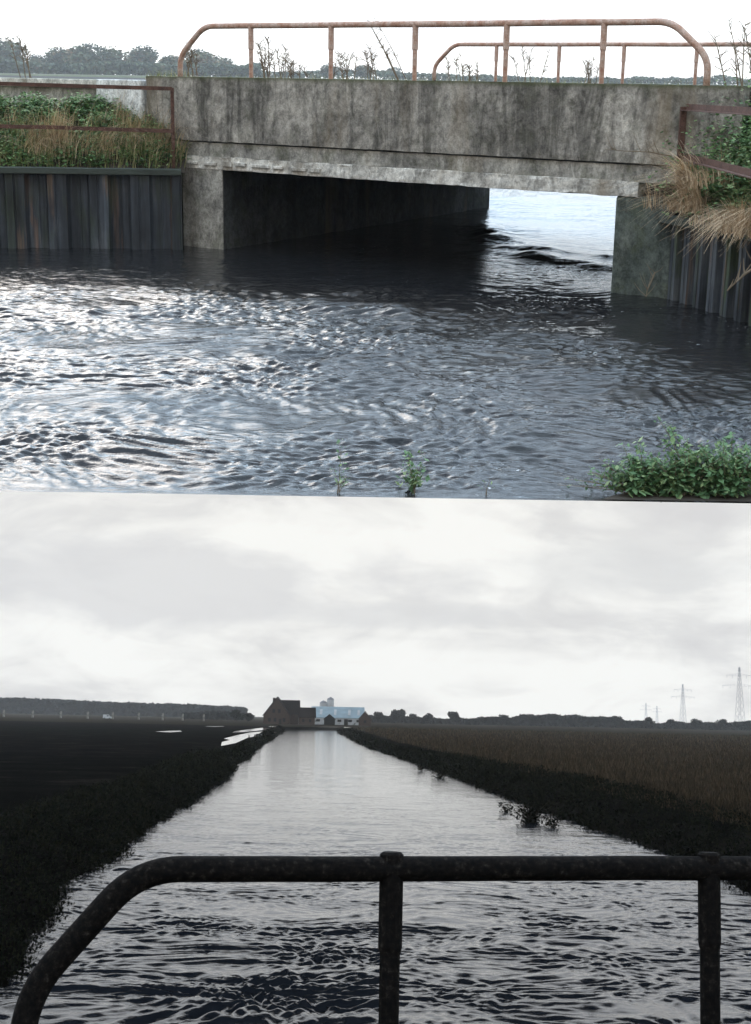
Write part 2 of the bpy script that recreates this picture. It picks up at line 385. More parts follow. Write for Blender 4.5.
def bridge_rail(fr, back, sL, sBend, sRb, sR, posts, label):
    base = BP((sL+sR)/2, back, 3.03); t = thing(fr, 'steel_railing', base, label, 'railing', 'tubular railings on the bridge')
    P = lambda s, z: BP(s, back, z) - base
    path = arc_path([P(sL, 3.0), P(sL, 3.40), P(sBend, 3.915), P(sRb, 3.915), P(sR, 3.42), P(sR, 3.0)], 6, .22)
    long = []
    for i in range(len(path)-1):
        n = max(1, int((path[i+1]-path[i]).length/.5)); long += [path[i].lerp(path[i+1], j/n) for j in range(n)]
    long.append(path[-1])
    long = [p + Vector((0,0,.006*p1(p.x*.7+5, 1.2))) if 0 < i < len(long)-1 else p for i, p in enumerate(long)]
    mb = MB(); mb.tube(long, .050, 12); mb.build('top_rail', M['rail'], t, smooth=True, local=True)
    post_parts(t, [P(s, 3.0) for s in posts], 3.0, 3.895, M['rail'], .038)
    return t
bridge_rail('A', .17, line_at(180,.17,50), line_at(204,.17,25), line_at(672,.17,25), line_at(708,.17,65), [line_at(x,.17,50) for x in (251, 331, 415, 506, 603)], 'rusty pinkish tube railing with sloping ends on the near edge of the bridge')
bk = W_B + .2
sL2 = line_at(433, bk); sp = line_at(556, bk) - line_at(494, bk)
xs = [line_at(x, bk) for x in (494, 556, 620, 692)]; bridge_rail('A', bk, sL2, line_at(452, bk), xs[-1]+sp*2.0, xs[-1]+sp*2.0+.8, xs + [xs[-1]+sp*1.05], 'rusty tube railing on the far bridge edge, seen beyond the near one')
# sheet pile walls
def pile_wall(pts, ztop, label, capw=.24, side=1, P=.74, mat='pile'):
    base = Vector((pts[0].x, pts[0].y, 0)); t = thing('A', 'sheet_pile_wall', base, label, 'retaining wall')
    pts = [Vector((p.x, p.y, 0)) for p in pts]; L = sum((pts[i+1]-pts[i]).length for i in range(len(pts)-1))
    def along(s):
        for i in range(len(pts)-1):
            q = (pts[i+1]-pts[i]).length
            if s <= q or i == len(pts)-2:
                d = (pts[i+1]-pts[i])/q; return pts[i] + d*s, Vector((d.y, -d.x, 0))
            s -= q
    dp = .23*P; prof = [(u*P/.74, w*dp/.17) for u, w in [(0,0),(.10,.0),(.11,.022),(.135,.022),(.145,0),(.26,0),(.31,.17),(.44,.17),(.45,.145),(.475,.145),(.485,.17),(.64,.17),(.69,0)]]; out = []; s = 0
    while s < L:
        for u, w in prof:
            if s+u < L: p, nn = along(s+u); out.append(p + nn*w*side)
        s += P
    p, nn = along(L); out.append(p)
    mb = MB(); vs = []; n = len(out); NZ = 8
    for j in range(NZ+1):
        z = -.8 + (ztop+.8)*j/NZ
        vs += [q + Vector((.006*p1(q.x*3, z*2), .012*p1(q.x*2+7, z*1.5), z)) for q in out]
    mb.add(vs, [(j*n+i, j*n+i+1, (j+1)*n+i+1, (j+1)*n+i) for j in range(NZ) for i in range(n-1)])
    o = mb.build('piling', M[mat], t, origin=base); md = o.modifiers.new('s', 'SOLIDIFY'); md.thickness = .02
    mb = MB(); k = [along(L*i/24) for i in range(25)]
    prf = [(-.10,0),(capw-.1,0),(capw-.1,.11),(-.10,.11)] if side > 0 else [(-capw+.1,0),(.10,0),(.10,.11),(-capw+.1,.11)]
    mb.sweep([q[0] + Vector((0,0,ztop - .01 + .012*p1(q[0].x*2, .4))) + q[1]*.1*side for q in k], prf)
    mb.build('cap_beam', M['cap'], t, origin=base, bevel=.012)
    return along, L
WL0 = at('A', -260, 246); WL1 = at('A', 183, 248.5); zl = 1.34
pile_wall([WL0, WL1], zl, 'dark blue-grey corrugated sheet pile wall under the weeds left of the bridge')
WR0 = at('A', 668, 297); WR1 = at('A', 760, 327); dR = (WR1-WR0); zr = 1.12
WR2 = WR1 + dR*1.6; WR3 = WR2 + Vector((4.5, -2.5, 0))
pile_wall([WR0, WR1, WR2, WR3], zr, 'greenish corrugated sheet pile wall under dry grass right of the bridge', P=.42, mat='pileg')
# angle iron railings along the piles
def angle_rail(p0, p1_, zt0, zt1, zm0, zm1, zb, posts, label, th=.062):
    base = Vector((p1_.x, p1_.y, zb)); t = thing('A', 'iron_railing', base, label, 'railing')
    d = (p1_-p0); d.z = 0
    for nm, a, b in (('top_bar', zt0, zt1), ('middle_bar', zm0, zm1)):
        A = Vector((p0.x, p0.y, a)); B = Vector((p1_.x, p1_.y, b)); mb = MB()
        K = [A.lerp(B, i/10) + Vector((0,0,.012*p1(i*.9+a*9, 2.2))) for i in range(11)]
        mb.sweep(K, [(-th/2,0),(th/2,0),(th/2,th*1.1),(th/2-.012,th*1.1),(th/2-.012,.012),(-th/2,.012)]); mb.build(nm, M['angle'], t, origin=base)
    for f in posts:
        q = Vector((p0.x, p0.y, 0)).lerp(Vector((p1_.x, p1_.y, 0)), f); zt = zt0 + (zt1-zt0)*f + .05
        mb = MB(); mb.sweep([q+Vector((0,.04,zb)), q+Vector((.0,.04,zt))], [(-th/2,-th/2),(th/2,-th/2),(th/2,-th/2+.014),(-th/2+.014,-th/2+.014),(-th/2+.014,th/2),(-th/2,th/2)], up=Vector((1,0,0)))
        mb.build('post', M['angle'], t, origin=base)
    return t
dL = WL1.y + .12
g0 = at('A', -230, 80, d=dL+.0); g1 = at('A', 172, 90, d=dL)
angle_rail(g0, g1, 2.88, 2.80, 2.14, 2.06, 1.42, (.0, .5, 1.0), 'red-brown angle iron railing above the left sheet piles')
h0 = at('A', 684, 110, d=WR0.y-.3); h1 = at('A', 762, 112, d=17.9)
h2 = h0 + (h1-h0)*1.9
angle_rail(h2, h0, 2.74, 2.70, 1.99, 2.02, 1.93, (.0, 1.0), 'leaning rusty angle iron railing in the grass on the right bank', .085)
# land left: bank slope + top
def offs(p, q, w): d = (q-p).normalized(); return Vector((-d.y, d.x, 0))*w
def grid_strip(rows, n, amp, seed):
    mb = MB(); vs = []
    for j, (A, B) in enumerate(rows):
        for i in range(n+1):
            p = A.lerp(B, i/n); z = p.z + (amp*p1(p.x*1.3+seed, p.y*1.3) if 0 < j < len(rows)-1 else 0); vs.append((p.x, p.y, z))
    n1 = n+1; mb.add(vs, [(j*n1+i, j*n1+i+1, (j+1)*n1+i+1, (j+1)*n1+i) for j in range(len(rows)-1) for i in range(n)]); return mb
A0 = Vector((WL0.x-3, WL0.y+.1, zl+.02)); A1 = Vector((WL1.x+.05, WL1.y+.1, zl+.02)); up2 = 2.42
rowsL = []
for k in range(7):
    t = k/6; rowsL.append((A0 + Vector((0, 2.0*t, (up2-zl)*t**.8)), A1 + Vector((-.1*t, 1.7*t, (up2-zl)*t**.8))))
mb = grid_strip(rowsL, 30, .12, 2); mb.build('bank_slope', M['earth'], None, 'A')['kind'] = 'structure'
fx = lambda d: 9 + .36*d
far = 1250.
RV = lambda s, dist: BP(s, dist, 0)
mb = MB()
lp = [Vector((A0.x, A0.y+2.0, 0)), Vector((A1.x-.1, A1.y+1.7, 0)), BP(-.5, 3.0), BP(-.5, W_B), BP(-9, W_B+1), Vector((-12, 90, 0)), Vector((-2, 230, 0)), Vector((60, 330, 0)), Vector((150, far, 0)), Vector((-fx(far), far, 0)), Vector((-fx(28)-2, 28, 0))]
mb.add([(p.x, p.y, up2) for p in lp], [tuple(range(len(lp)))])
for a, b in zip(lp[3:8], lp[4:9]): mb.add([(a.x,a.y,-.3),(b.x,b.y,-.3),(b.x,b.y,up2),(a.x,a.y,up2)], [(0,1,2,3)])
mb.build('meadow', M['meadow'], None, 'A')['kind'] = 'structure'
rr0 = Vector((WR0.x+.05, WR0.y, zr)); rr1 = Vector((WR1.x+.1, WR1.y, zr)); rr2 = Vector((WR2.x+.1, WR2.y, zr)); rr3 = Vector((WR3.x, WR3.y, zr))
nrm = Vector((1.0, .25, 0)).normalized()
pk = [rr0, rr1, rr2, rr3]; rowsR = []
mbR = MB(); vs = []; NJ = 8
seq = []
for a, b in zip(pk[:-1], pk[1:]): seq += [a.lerp(b, i/8) for i in range(8)]
seq.append(pk[-1])
for j in range(NJ+1):
    t = j/NJ
    for i, p in enumerate(seq): vs.append((p.x + nrm.x*1.15*t, p.y + nrm.y*1.15*t + .3*t, p.z + 1.45*t**.75 + (.10*p1(p.x*2+t*4, p.y*2) if 0 < j < NJ else 0)))
n1 = len(seq); mbR.add(vs, [(j*n1+i, j*n1+i+1, (j+1)*n1+i+1, (j+1)*n1+i) for j in range(NJ) for i in range(n1-1)])
mbR.build('bank_slope', M['earth'], None, 'A')['kind'] = 'structure'
mb = MB(); tops = [Vector((v[0], v[1], 0)) for v in vs[-n1:]]
rp = list(reversed(tops)) ; rp = rp + [BP(SR+.6, 2.0), BP(SR+.5, W_B), BP(SR+.8, W_B+14), BP(SR+4, 140), Vector((165, far, 0)), Vector((fx(far), far, 0)), Vector((fx(14), 14, 0))]
mb.add([(p.x, p.y, 2.56) for p in rp], [tuple(range(len(rp)))])
mb.add([BP(SR+.5, W_B, -.3), BP(SR+.8, W_B+14, -.3), BP(SR+4, 140, -.3), BP(SR+4, 140, 2.56), BP(SR+.8, W_B+14, 2.56), BP(SR+.5, W_B, 2.56)], [(0,1,4,5),(1,2,3,4)])
mb.build('meadow', M['meadow'], None, 'A')['kind'] = 'structure'
# pale low wall continuing the bridge edge to the left
sa, sb, sc = line_at(-200), line_at(99), line_at(145)
pw = thing('A', 'low_wall', BP(sb, 0, 2.4), 'long pale grey low wall beside the road behind the left weeds', 'wall'); o = BP(sb, 0, 2.4)
mb = MB(); quad_block(mb, sa, sb-.02, .05, .25, 2.80, 2.96); mb.build('rail_beam', M['conc_white'], pw, origin=o, bevel=.01)
mb = MB(); quad_block(mb, sa, sb-.02, .12, .35, 2.2, 2.80); mb.build('footing', M['conc_pier'], pw, origin=o)
cb = MB(); quad_block(cb, sb, sc-.03, -.06, .5, 2.2, 2.97); o = BP(sb, 0, 2.2)
props(cb.build('concrete_block', M['conc_pale'], None, 'A', origin=o, bevel=.02), 'whitish square concrete block at the left end of the bridge parapet', 'block')
# water of the upper place
def water_grid(name, fr, segs, nx, xl, xr, hfun, mat):
    ds = np.concatenate([a*(b/a)**(np.arange(n)/n) for a, b, n in segs] + [[segs[-1][1]]]); nd = len(ds); U = np.linspace(0, 1, nx); D = np.repeat(ds[:,None], nx, 1)
    X = xl(D) + (xr(D)-xl(D))*U[None,:]; Z = hfun(X, D); vs = np.stack([X, D, Z], -1).reshape(-1, 3)
    i = np.arange(nd-1)[:,None]*nx + np.arange(nx-1)[None,:]; q = np.stack([i, i+1, i+nx+1, i+nx], -1).reshape(-1, 4)
    me = bpy.data.meshes.new(name); me.vertices.add(len(vs)); me.vertices.foreach_set('co', vs.ravel()); me.loops.add(q.size); me.loops.foreach_set('vertex_index', q.ravel().astype(np.int32))
    me.polygons.add(len(q)); me.polygons.foreach_set('loop_start', np.arange(0, q.size, 4, dtype=np.int32)); me.polygons.foreach_set('loop_total', np.full(len(q), 4, dtype=np.int32))
    me.polygons.foreach_set('use_smooth', np.ones(len(q), bool)); me.materials.append(mat); me.update(); me.validate()
    o = bpy.data.objects.new(name, me); COL.objects.link(o); o.matrix_world = FR[fr]; o['kind'] = 'structure'; return o
def sstep(a, b, x): t = np.clip((x-a)/(b-a), 0, 1); return t*t*(3-2*t)
rdg = [at('A', x, y) for x, y in ((100, 316), (180, 317), (260, 313), (340, 312), (400, 317))]
rdg2 = [at('A', x, y) for x, y in ((478, 232), (510, 250), (560, 262), (612, 268))]
def ridge(X, Y, pts, w):
    best = np.full(X.shape, 9e9)
    for a, b in zip(pts[:-1], pts[1:]):
        d = (b-a).xy; L2 = d.length_squared; t = np.clip(((X-a.x)*d.x + (Y-a.y)*d.y)/L2, 0, 1)
        best = np.minimum(best, np.hypot(X-a.x-d.x*t, (Y-a.y-d.y*t)))
    return np.exp(-(best/w)**2)
def hA(X, Y):
    wx = pn(X*.5, Y*.5)*1.2; wy = pn(X*.5+40, Y*.5+9)*1.2; x = X+wx; y = Y+wy
    sw = 1 - .70*sstep(20.5, 24, Y)*(1-.4*sstep(30, 36, Y)) ; sw = sw*(1 - .6*sstep(2.0, 4.0, X)*sstep(13, 16, Y))
    def sharp(v): return .5 - np.sqrt(v*v + .006)*1.5
    pat = .85 + .9*pn(X*.45+3, Y*.3)
    h = .07*pn(x*.7, y*1.2) + (.050*sharp(pn(x*1.5+.5*y+11, y*2.6+3)) + .046*sharp(pn(x*3.2-.8*y, y*5.2+9)) + .034*pn(x*6.5+3+y, y*10) + .018*pn(x*13, y*18))*pat
    h = h*sw + .17*ridge(X, Y, rdg, .24)*np.clip(.35+1.3*pn(X*1.3, Y*1.6), 0, 1) + .16*ridge(X, Y, rdg2, .45)*(.3+pn(X*.9+7, Y*1.1)) + .10*ridge(X, Y-1.7, rdg2, .4)*(.3+pn(X*.9+2, Y*1.1))
    h = h + 0*ridge(X, Y, rdg, .35)*(.5+pn(X*1.1, Y*.7)) + .05*ridge(X, Y-.9, rdg, .3)*(.4+pn(X*1.3+4, Y))
    fall = sstep(0, .35, Y-11.03)*(1-sstep(40, 60, Y)); return h*fall*(.86)
FD = HA/(418.5/ (F/math.cos(0))) if False else None
front = at('A', 375, 497.2).y
water_grid('river', 'A', [(front, 42, 900), (42, 420, 120)], 620, lambda D: -(4.2+.30*D), lambda D: (4.2+.30*D), lambda X, Y: hA(X, Y), M['waterA'])
# solid ground below the water
mb = MB(); yb = front+1.9
mb.prism([(-fx(yb), yb), (fx(yb), yb), (fx(far), far+3), (-fx(far), far+3)], -.40, -.34); mb.build('riverbed', M['earth'], None, 'A')['kind'] = 'structure'
# vegetation, left bank
def bankL(u, t): A, B = rowsL[0]; C_, D_ = rowsL[6]; return A.lerp(B, u).lerp(C_.lerp(D_, u), t) + Vector((0,0,(up2-zl)*(t**.8 - t)))
mb = MB(); pts = [bankL(R.uniform(.45, .99), R.uniform(.02, 1.0)) for _ in range(520)] + [bankL(R.uniform(.45, .985), R.uniform(.7, 1.0)) for _ in range(230)]
leafy_patch(mb, pts, .27, .095, 36); leafy_patch(mb, [bankL(R.uniform(.84, .975), R.uniform(.4, .9)) for _ in range(90)], .32, .09, 40); props(mb.build('bank_weeds', M['leaf'], None, 'A'), 'green leafy weeds on the slope above the left sheet piles', 'weeds', kind='stuff')
mb = MB(); pts = [bankL(R.uniform(.35, 1.0)**.8, R.uniform(0, .55)) for _ in range(3000)]; blades(mb, pts, .38, .007, (.25, -.35), .8, 4, (.0, .9), .5)
props(mb.build('bank_grass', M['grass'], None, 'A'), 'straw coloured and green grass fringe along the left sheet pile cap', 'grass', kind='stuff')
mb = MB()
for k in range(34):
    c = bankL((.5 + .49*R.random()**.6), R.uniform(.05, .6)); blades(mb, [c + Vector((R.gauss(0,.14), R.gauss(0,.08), 0)) for _ in range(60)], R.uniform(.45, .8), .0055, (R.uniform(.1,.7), -.5), .45, 5, (.3, 1), .5, .5)
props(mb.build('dry_grass', M['straw'], None, 'A'), 'bleached dry grass leaning over the left bank', 'grass', kind='stuff')
# vegetation, right bank
def bankR(i, t):
    k = min(int(i*(n1-1)), n1-2); f = i*(n1-1)-k; p = seq[k].lerp(seq[k+1], f)
    return Vector((p.x + nrm.x*1.15*t, p.y + nrm.y*1.15*t + .3*t, p.z + 1.45*t**.75))
mb = MB(); pts = [bankR(R.uniform(0, .5), R.uniform(.0, .95)) for _ in range(900)]
leafy_patch(mb, pts, .46, .09, 36); leafy_patch(mb, [bankR(R.uniform(.0, .30), R.uniform(.05, .8)) for _ in range(260)], .85, .09, 60); props(mb.build('bank_weeds', M['leaf'], None, 'A'), 'green nettles and weeds on the slope right of the bridge', 'weeds', kind='stuff')
mb = MB(); pts = [bankR(R.uniform(0, .5), R.uniform(0, 1)) for _ in range(3600)]; blades(mb, pts, .48, .006, (-.4, -.25), .95, 4, (.1, 1), .6)
props(mb.build('bank_grass', M['grass'], None, 'A'), 'mixed green and yellow grass covering the right bank', 'grass', kind='stuff')
def tuft(c, n, h, lean, spread, label, w=.006, sc=.10, mat='straw'):
    mb = MB(); 
    for g in range(7):
        l2 = (lean[0]*R.uniform(.3,1.35), lean[1]+R.uniform(-.45,.45)); g0 = Vector((R.gauss(0,sc), R.gauss(0,sc), 0)); blades(mb, [g0 + Vector((R.gauss(0,sc*.5), R.gauss(0,sc*.5), R.uniform(-.02,.08))) for _ in range(n//7)], h*R.uniform(.6,1.15), w, l2, spread*R.uniform(.7,1.4), 6, (.1, 1), .5, R.uniform(.45,.85))
    o = mb.build('grass_tuft', M[mat], None, 'A', origin=c, local=True); o.matrix_world = T_A @ Matrix.Translation(c); return props(o, label, 'grass tuft', 'dry grass tufts on the right bank')
def tp(x, y, d): return at('A', x, y, d=d)
tuft(tp(688, 196, 21.2), 460, .74, (-.95, -.15), .35, 'large tawny grass tuft drooping over the top of the green right abutment')
tuft(tp(700, 214, 20.9), 260, .62, (-.8, -.3), .6, 'tawny grass tuft on the piles beside the green abutment', sc=.16)
tuft(tp(735, 232, 20.2), 330, .62, (-.75, -.4), .4, 'tawny grass clump hanging in front of the right sheet piles', sc=.07)
tuft(tp(752, 228, 19.6), 260, .62, (-.6, -.5), .5, 'tawny grass clump at the right edge above the sheet piles', sc=.12)
tuft(tp(715, 186, 21.0), 240, .60, (-.5, .1), .7, 'upright straw grass tuft below the leaning iron railing', sc=.25)
for x_, y_, d_, lb_ in ((678, 222, 21.3, 'short tawny tuft at the corner of the green abutment and the piles'), (722, 240, 20.3, 'short tawny tuft hanging over the middle of the right cap beam'), (744, 250, 19.4, 'matted straw tuft nearest the right edge on the cap beam')):
    tuft(tp(x_, y_-12, d_), 200, .42, (-.6, -.6), .5, lb_, sc=.15)
def wisp(pts, r, label, name='dry_stem'):
    b = Vector(pts[0]); mb = MB()
    mb.tube([Vector(p)-b for p in pts], [r*(1-.7*i/(len(pts)-1)) for i in range(len(pts))], 5)
    for i in range(1, len(pts)):
        for _ in range(3):
            q = Vector(pts[i-1]).lerp(Vector(pts[i]), R.random()) - b; d = Vector((R.uniform(-.2,.2), R.uniform(-.1,.1), R.uniform(.05,.25)))
            mb.tube([q, q+d*.6, q+d+Vector((0,0,.03))], [r*.5, r*.35, r*.15], 4)
    o = mb.build(name, M['stalk'], None, 'A', local=True); o.matrix_world = T_A @ Matrix.Translation(b); return o
props(wisp([tp(672,156,21.0), tp(650,152,20.9), tp(625,151,20.8), tp(605,149,20.8)], .012, ''), 'bare dry stem reaching left across the parapet from the right bank', 'dry stem')
props(wisp([tp(757,266,19.0), tp(745,274,18.9), tp(735,283,18.8), tp(727,291,18.8)], .02, ''), 'pale dead stick hanging over the right sheet piles', 'stick')
props(wisp([tp(655,272,21.0), tp(651,282,21.0), tp(647,291,21.0), tp(646,297,21.0)], .012, ''), 'thin straw stem standing in the water at the right abutment', 'dry stem')
for i, (x, d, h, side) in enumerate(((268,31,.62,'behind the gap between the first and second post'),(283,31,.45,'short, behind the gap between the first and second post'),(297,32,.35,'lowest, just left of the second post'),(347,32,.42,'just right of the second railing post'),(372,32,.52,'midway between the second and third post'),(399,33,.95,'tall and leaning, left of the third post'),(455,37,.50,'at the sloping end of the far railing'),(470,37,.36,'just left of the fourth post'),(530,36,.70,'right of the fourth post'),(590,36,.42,'left of the fifth post'),(743,22,.75,'at the right end of the parapet'),(26,30,.62,'above the pale low wall at the far left'),(193,31,.5,'under the left bend of the railing'))):
    b = at('A', x, 82, d=d); b.z = 2.97; h *= 1.35
    mb = MB(); 
    for k in range(R.randint(4, 7)):
        ln = R.uniform(-.35, .25) if i != 5 else -.55; H = h*R.uniform(.6, 1.05); q0 = Vector((R.gauss(0,.12), R.gauss(0,.08), 0)); q1 = q0 + Vector((ln*H*.5, 0, H*.55)); q2 = q0 + Vector((ln*H, R.uniform(-.1,.1), H))
        mb.tube([q0, q1, q2], [.012, .009, .004], 4)
        for _ in range(12):
            t = R.uniform(.25, 1); q = q0.lerp(q1, t*2) if t < .5 else q1.lerp(q2, t*2-1); dd = Vector((R.uniform(-.12,.12), R.uniform(-.08,.08), R.uniform(.03,.13)))
            mb.tube([q, q+dd], [.008, .004], 3)
            if R.random() < .7: leaf(mb, q+dd, .05)
    o = mb.build('weed_stalk', M['stalk'], None, 'A', local=True); o.matrix_world = T_A @ Matrix.Translation(b)
    props(o, 'dry weed above the parapet, ' + side, 'weed', 'dry weed stalks above the parapet')
# grass along the parapet top
mb = MB(); blades(mb, [BP(R.uniform(s0, s1), R.uniform(.25, .5), 2.99) for _ in range(900)], .10, .004, (0,0), .6, 2, (.0, .9), .7)
blades(mb, [BP(R.uniform(s0-.3, s0+.9), R.uniform(.2, .5), 2.98) for _ in range(200)], .16, .005, (0,0), .6, 2, (.0, .9), .6)
props(mb.build('moss_fringe', M['grass'], None, 'A'), 'thin moss and grass growing along the top edge of the bridge parapet', 'moss', kind='stuff')
# weeds at the left foot of the parapet
def plant(fr, name, base, stems, label, cat, mat='bushleaf', size=.06, group=None, clip=None, den=9, stemr=.006):
    t = thing(fr, name, base, label, cat, group); sm = MB(); lf = MB()
    for (dx, dy, h, bend) in stems:
        P_ = [Vector((dx*k/4*(.4+.6*k/4), dy*k/4, h*k/4 - bend*(k/4)**2*.2)) + Vector((p1(k*.7+dx*5, h)*.05, 0, 0)) for k in range(5)]
        sm.tube(P_, [stemr, stemr*.8, stemr*.6, stemr*.45, stemr*.25], 5)
        for i in range(int(den*h/.1)):
            q = R.uniform(.12, 1)*3.999; k = int(q); p = P_[k].lerp(P_[k+1], q-k); r = .05*(1.3-q/4)*size/.06
            pp = p + Vector((R.gauss(0, r), R.gauss(0, r), R.gauss(0, r*.8)))
            if clip and not clip(pp + base): continue
            leaf(lf, pp, size*(1.25-.55*q/4)*R.choice((.6,.85,1,1.25)), None, .6)
    sm.build('stem', M['stalk'] if mat != 'bankleaf' else M['bark'], t, local=True); lf.build('leaves', M[mat], t, local=True)
    return t
fc = lambda p: p.y > front + .08 and p.z > .05
def near(x, dd=.12, z=0.0): v = at('A', x, 497, z=0); return Vector((v.x, front+dd, z))
rsx = lambda n, w, h0, h1: [(R.uniform(-w, w), R.uniform(-.02, .25), R.uniform(h0, h1), R.uniform(-.5, .5)) for _ in range(n)]
plant('A', 'leafy_bush', near(640, .13), [(-.32,.1,.16,.3),(-.45,.1,.12,.3),(-.2,.1,.25,.2),(-.1,.15,.33,.2),(.1,.1,.34,.2),(.2,.2,.26,.2),(.05,.1,.24,.1),(-.28,.2,.22,.4),(.0,.2,.42,.2),(-.62,.1,.10,.2),(-.58,.1,.17,.3)] + rsx(50, .46, .07, .30), 'green leafy spreading bush, leftmost on the near bank of the upper river', 'bush', size=.062, clip=fc, den=22)
plant('A', 'leafy_bush', near(722, .13), rsx(70, .48, .08, .42), 'dense low bush in the near right corner of the upper river bank', 'bush', size=.062, clip=fc, den=22)
plant('A', 'leafy_bush', near(680, .13), rsx(60, .42, .06, .36), 'low leafy bush filling the gap between its two neighbours on the near bank', 'bush', size=.062, clip=fc, den=22)
plant('A', 'leafy_shoot', near(692, .2), [(-.31,.05,.63,.05),(-.20,.05,.56,.1),(-.26,.05,.46,.1),(-.05,.1,.44,.1),(.1,.1,.38,.1)], 'tall leaning leafy shoot rising out of the bushes at the near bank', 'shoot', size=.062, clip=fc, den=15)
plant('A', 'leafy_sprig', near(414, .1), rsx(11, .12, .14, .30), 'green leafy sprig rising from the water, larger one near the middle', 'sprig', size=.055, clip=fc, den=13, stemr=.003, group='sprigs at the near water edge')
plant('A', 'leafy_sprig', near(338, .1), [(.0,.0,.42,0),(-.05,.02,.22,0),(.06,0,.16,0),(.04,.05,.12,0),(.08,.02,.09,0)], 'thin tall leafy sprig left of the larger one, with few leaves', 'sprig', size=.045, clip=fc, den=7, stemr=.003, group='sprigs at the near water edge')
plant('A', 'leafy_sprig', near(487, .1), [(.01,0,.15,0),(-.03,.02,.1,0)], 'smallest leafy sprig between the middle sprig and the bush', 'sprig', size=.04, clip=fc, den=5, stemr=.003, group='sprigs at the near water edge')
mb = MB(); a = near(600); b = near(900); mb.add([(a.x, front+.005, .012), (b.x, front+.005, .012), (b.x, front+.42, .05), (a.x+.5, front+.34, .03), (a.x+.1, front+.12, .014)], [(0,1,2,3,4)])
mb.build('mud_bank', M['earth'], None, 'A')['kind'] = 'structure'
# far trees of the upper place
PROTO = {}
for i in range(4):
    PROTO[f'f{i}'] = tree_proto(11, 8, 2600, .75, M['farleaf'], 30+i)
    PROTO[f'd{i}'] = tree_proto(9, 8, 1000, 1.1, M['darkleaf'], 50+i)
fl = [(8, 30, 1.0, 'leftmost round bluish tree on the upper skyline'), (38, 16, .55, 'small low tree right of the leftmost round tree on the upper skyline'), (60, 26, .8, 'brown-tinged tree above the left end of the pale low wall'), (88, 28, .95, 'broad rounded tree above the middle of the pale low wall'), (112, 24, .8, 'lower rounded tree above the concrete block'),
      (143, 26, .85, 'rounded tree left of the parapet end'), (170, 20, .7, 'tree just left of the sloping railing end'), (200, 24, .8, 'rounded tree framed under the bend of the railing'), (222, 17, .6, 'low tree left of the first railing post'), (330, 12, .45, 'small far tree behind the second railing post'), (362, 13, .5, 'small rusty-brown far tree right of the second railing post'), (395, 10, .4, 'tiny far tree left of the third railing post')]
for i, (x, hpx, sc, lb) in enumerate(fl):
    d = 1050 + 40*(i % 3); p = at('A', x, 75, d=d); p.z = up2
    s = (hpx+2)*d/F/8
    tree('A', f'f{i%4}', p, lb, 'tree', 'trees on the upper skyline', (s*1.35, s*1.35, s), R.uniform(0, 6))
def mass(fr, name, x0, x1, d, hpx, mat, z0, n, size, label, hv=.5, depth=20, seed=1):
    a = at(fr, x0, 100, d=d); b = at(fr, x1, 100, d=d); mb = MB(); L = (b-a).length; u = (b-a)/L; u.z = 0
    for i in range(n):
        s = R.random()*L; t = s/L; hh = hpx(t) if callable(hpx) else hpx; H = hh*d/F*(1 + hv*p1(s*.03*600/d*1.0+seed, .5) + hv*.6*p1(s*.13*600/d+seed, 7.5))
        z = z0 + H*R.random()**.8; p = Vector((a.x+u.x*s, a.y+u.y*s + R.random()*depth, z))
        dd = Vector((R.gauss(0,1), R.gauss(0,1), R.gauss(0,.7))).normalized(); q = dd.orthogonal().normalized(); q = Matrix.Rotation(R.uniform(0,6.28),3,dd) @ q; S = size*R.uniform(.5,1.3)
        mb.add([p-dd*S*.5, p+q*S*.4, p+dd*S*.5, p-q*S*.4], [(0,1,2,3)], R.random()*.7 + .3*p1(s*.05, 3))
    return props(mb.build(name, mat, None, fr), label, 'hedge' if hpx != 0 else 'wood', kind='stuff')
mass('A', 'far_hedge', -40, 260, 1000, 11, M['farleaf'], up2, 9000, 2.6, 'low mixed hedge along the upper skyline left of the bridge', .5, 20, 2)
mass('A', 'far_hedge', 250, 800, 1100, 5, M['farleaf'], up2, 7000, 2.4, 'distant hedge line seen through the bridge railings', .9, 20, 5)
# ================================================================ LOWER PLACE (frame B)
cam_b = HB
Ledge = [(-140,1030),( -60,1010),(8,985),(32,930),(62,890),(110,860),(160,822),(215,785),(250,755),(268,740),(285,730)]
Redge = [(860,950),(751,892),(655,851),(580,824),(510,798),(455,777),(400,758),(370,748),(350,738),(335,730)]
Lp = [at('B', x, y) for x, y in Ledge]; Rp = [at('B', x, y) for x, y in Redge]
Lp = [Vector((-5.6, -8, 0)), Vector((-5.2, 14, 0))] + [p for p in Lp if p.y > 22]; Rp = [Vector((12.6, -8, 0)), Vector((12.2, 20, 0))] + [p for p in Rp if p.y > 34]
def refine(ps, wig, seed):
    out = []
    for a, b in zip(ps[:-1], ps[1:]):
        n = max(2, min(14, int((b-a).length/1.5)))
        for i in range(n):
            p = a.lerp(b, i/n); out.append(p + Vector((wig*(p1(p.y*.35*(1 if p.y<100 else .3)+seed, 1.5) + .6*p1(p.y*.9+seed, 4.5))*min(1, .4+p.y/60), 0, 0)))
    return out + [ps[-1]]
Lp = refine(Lp, .45, 3); Rp = refine(Rp, .5, 13)
FH = 1.0
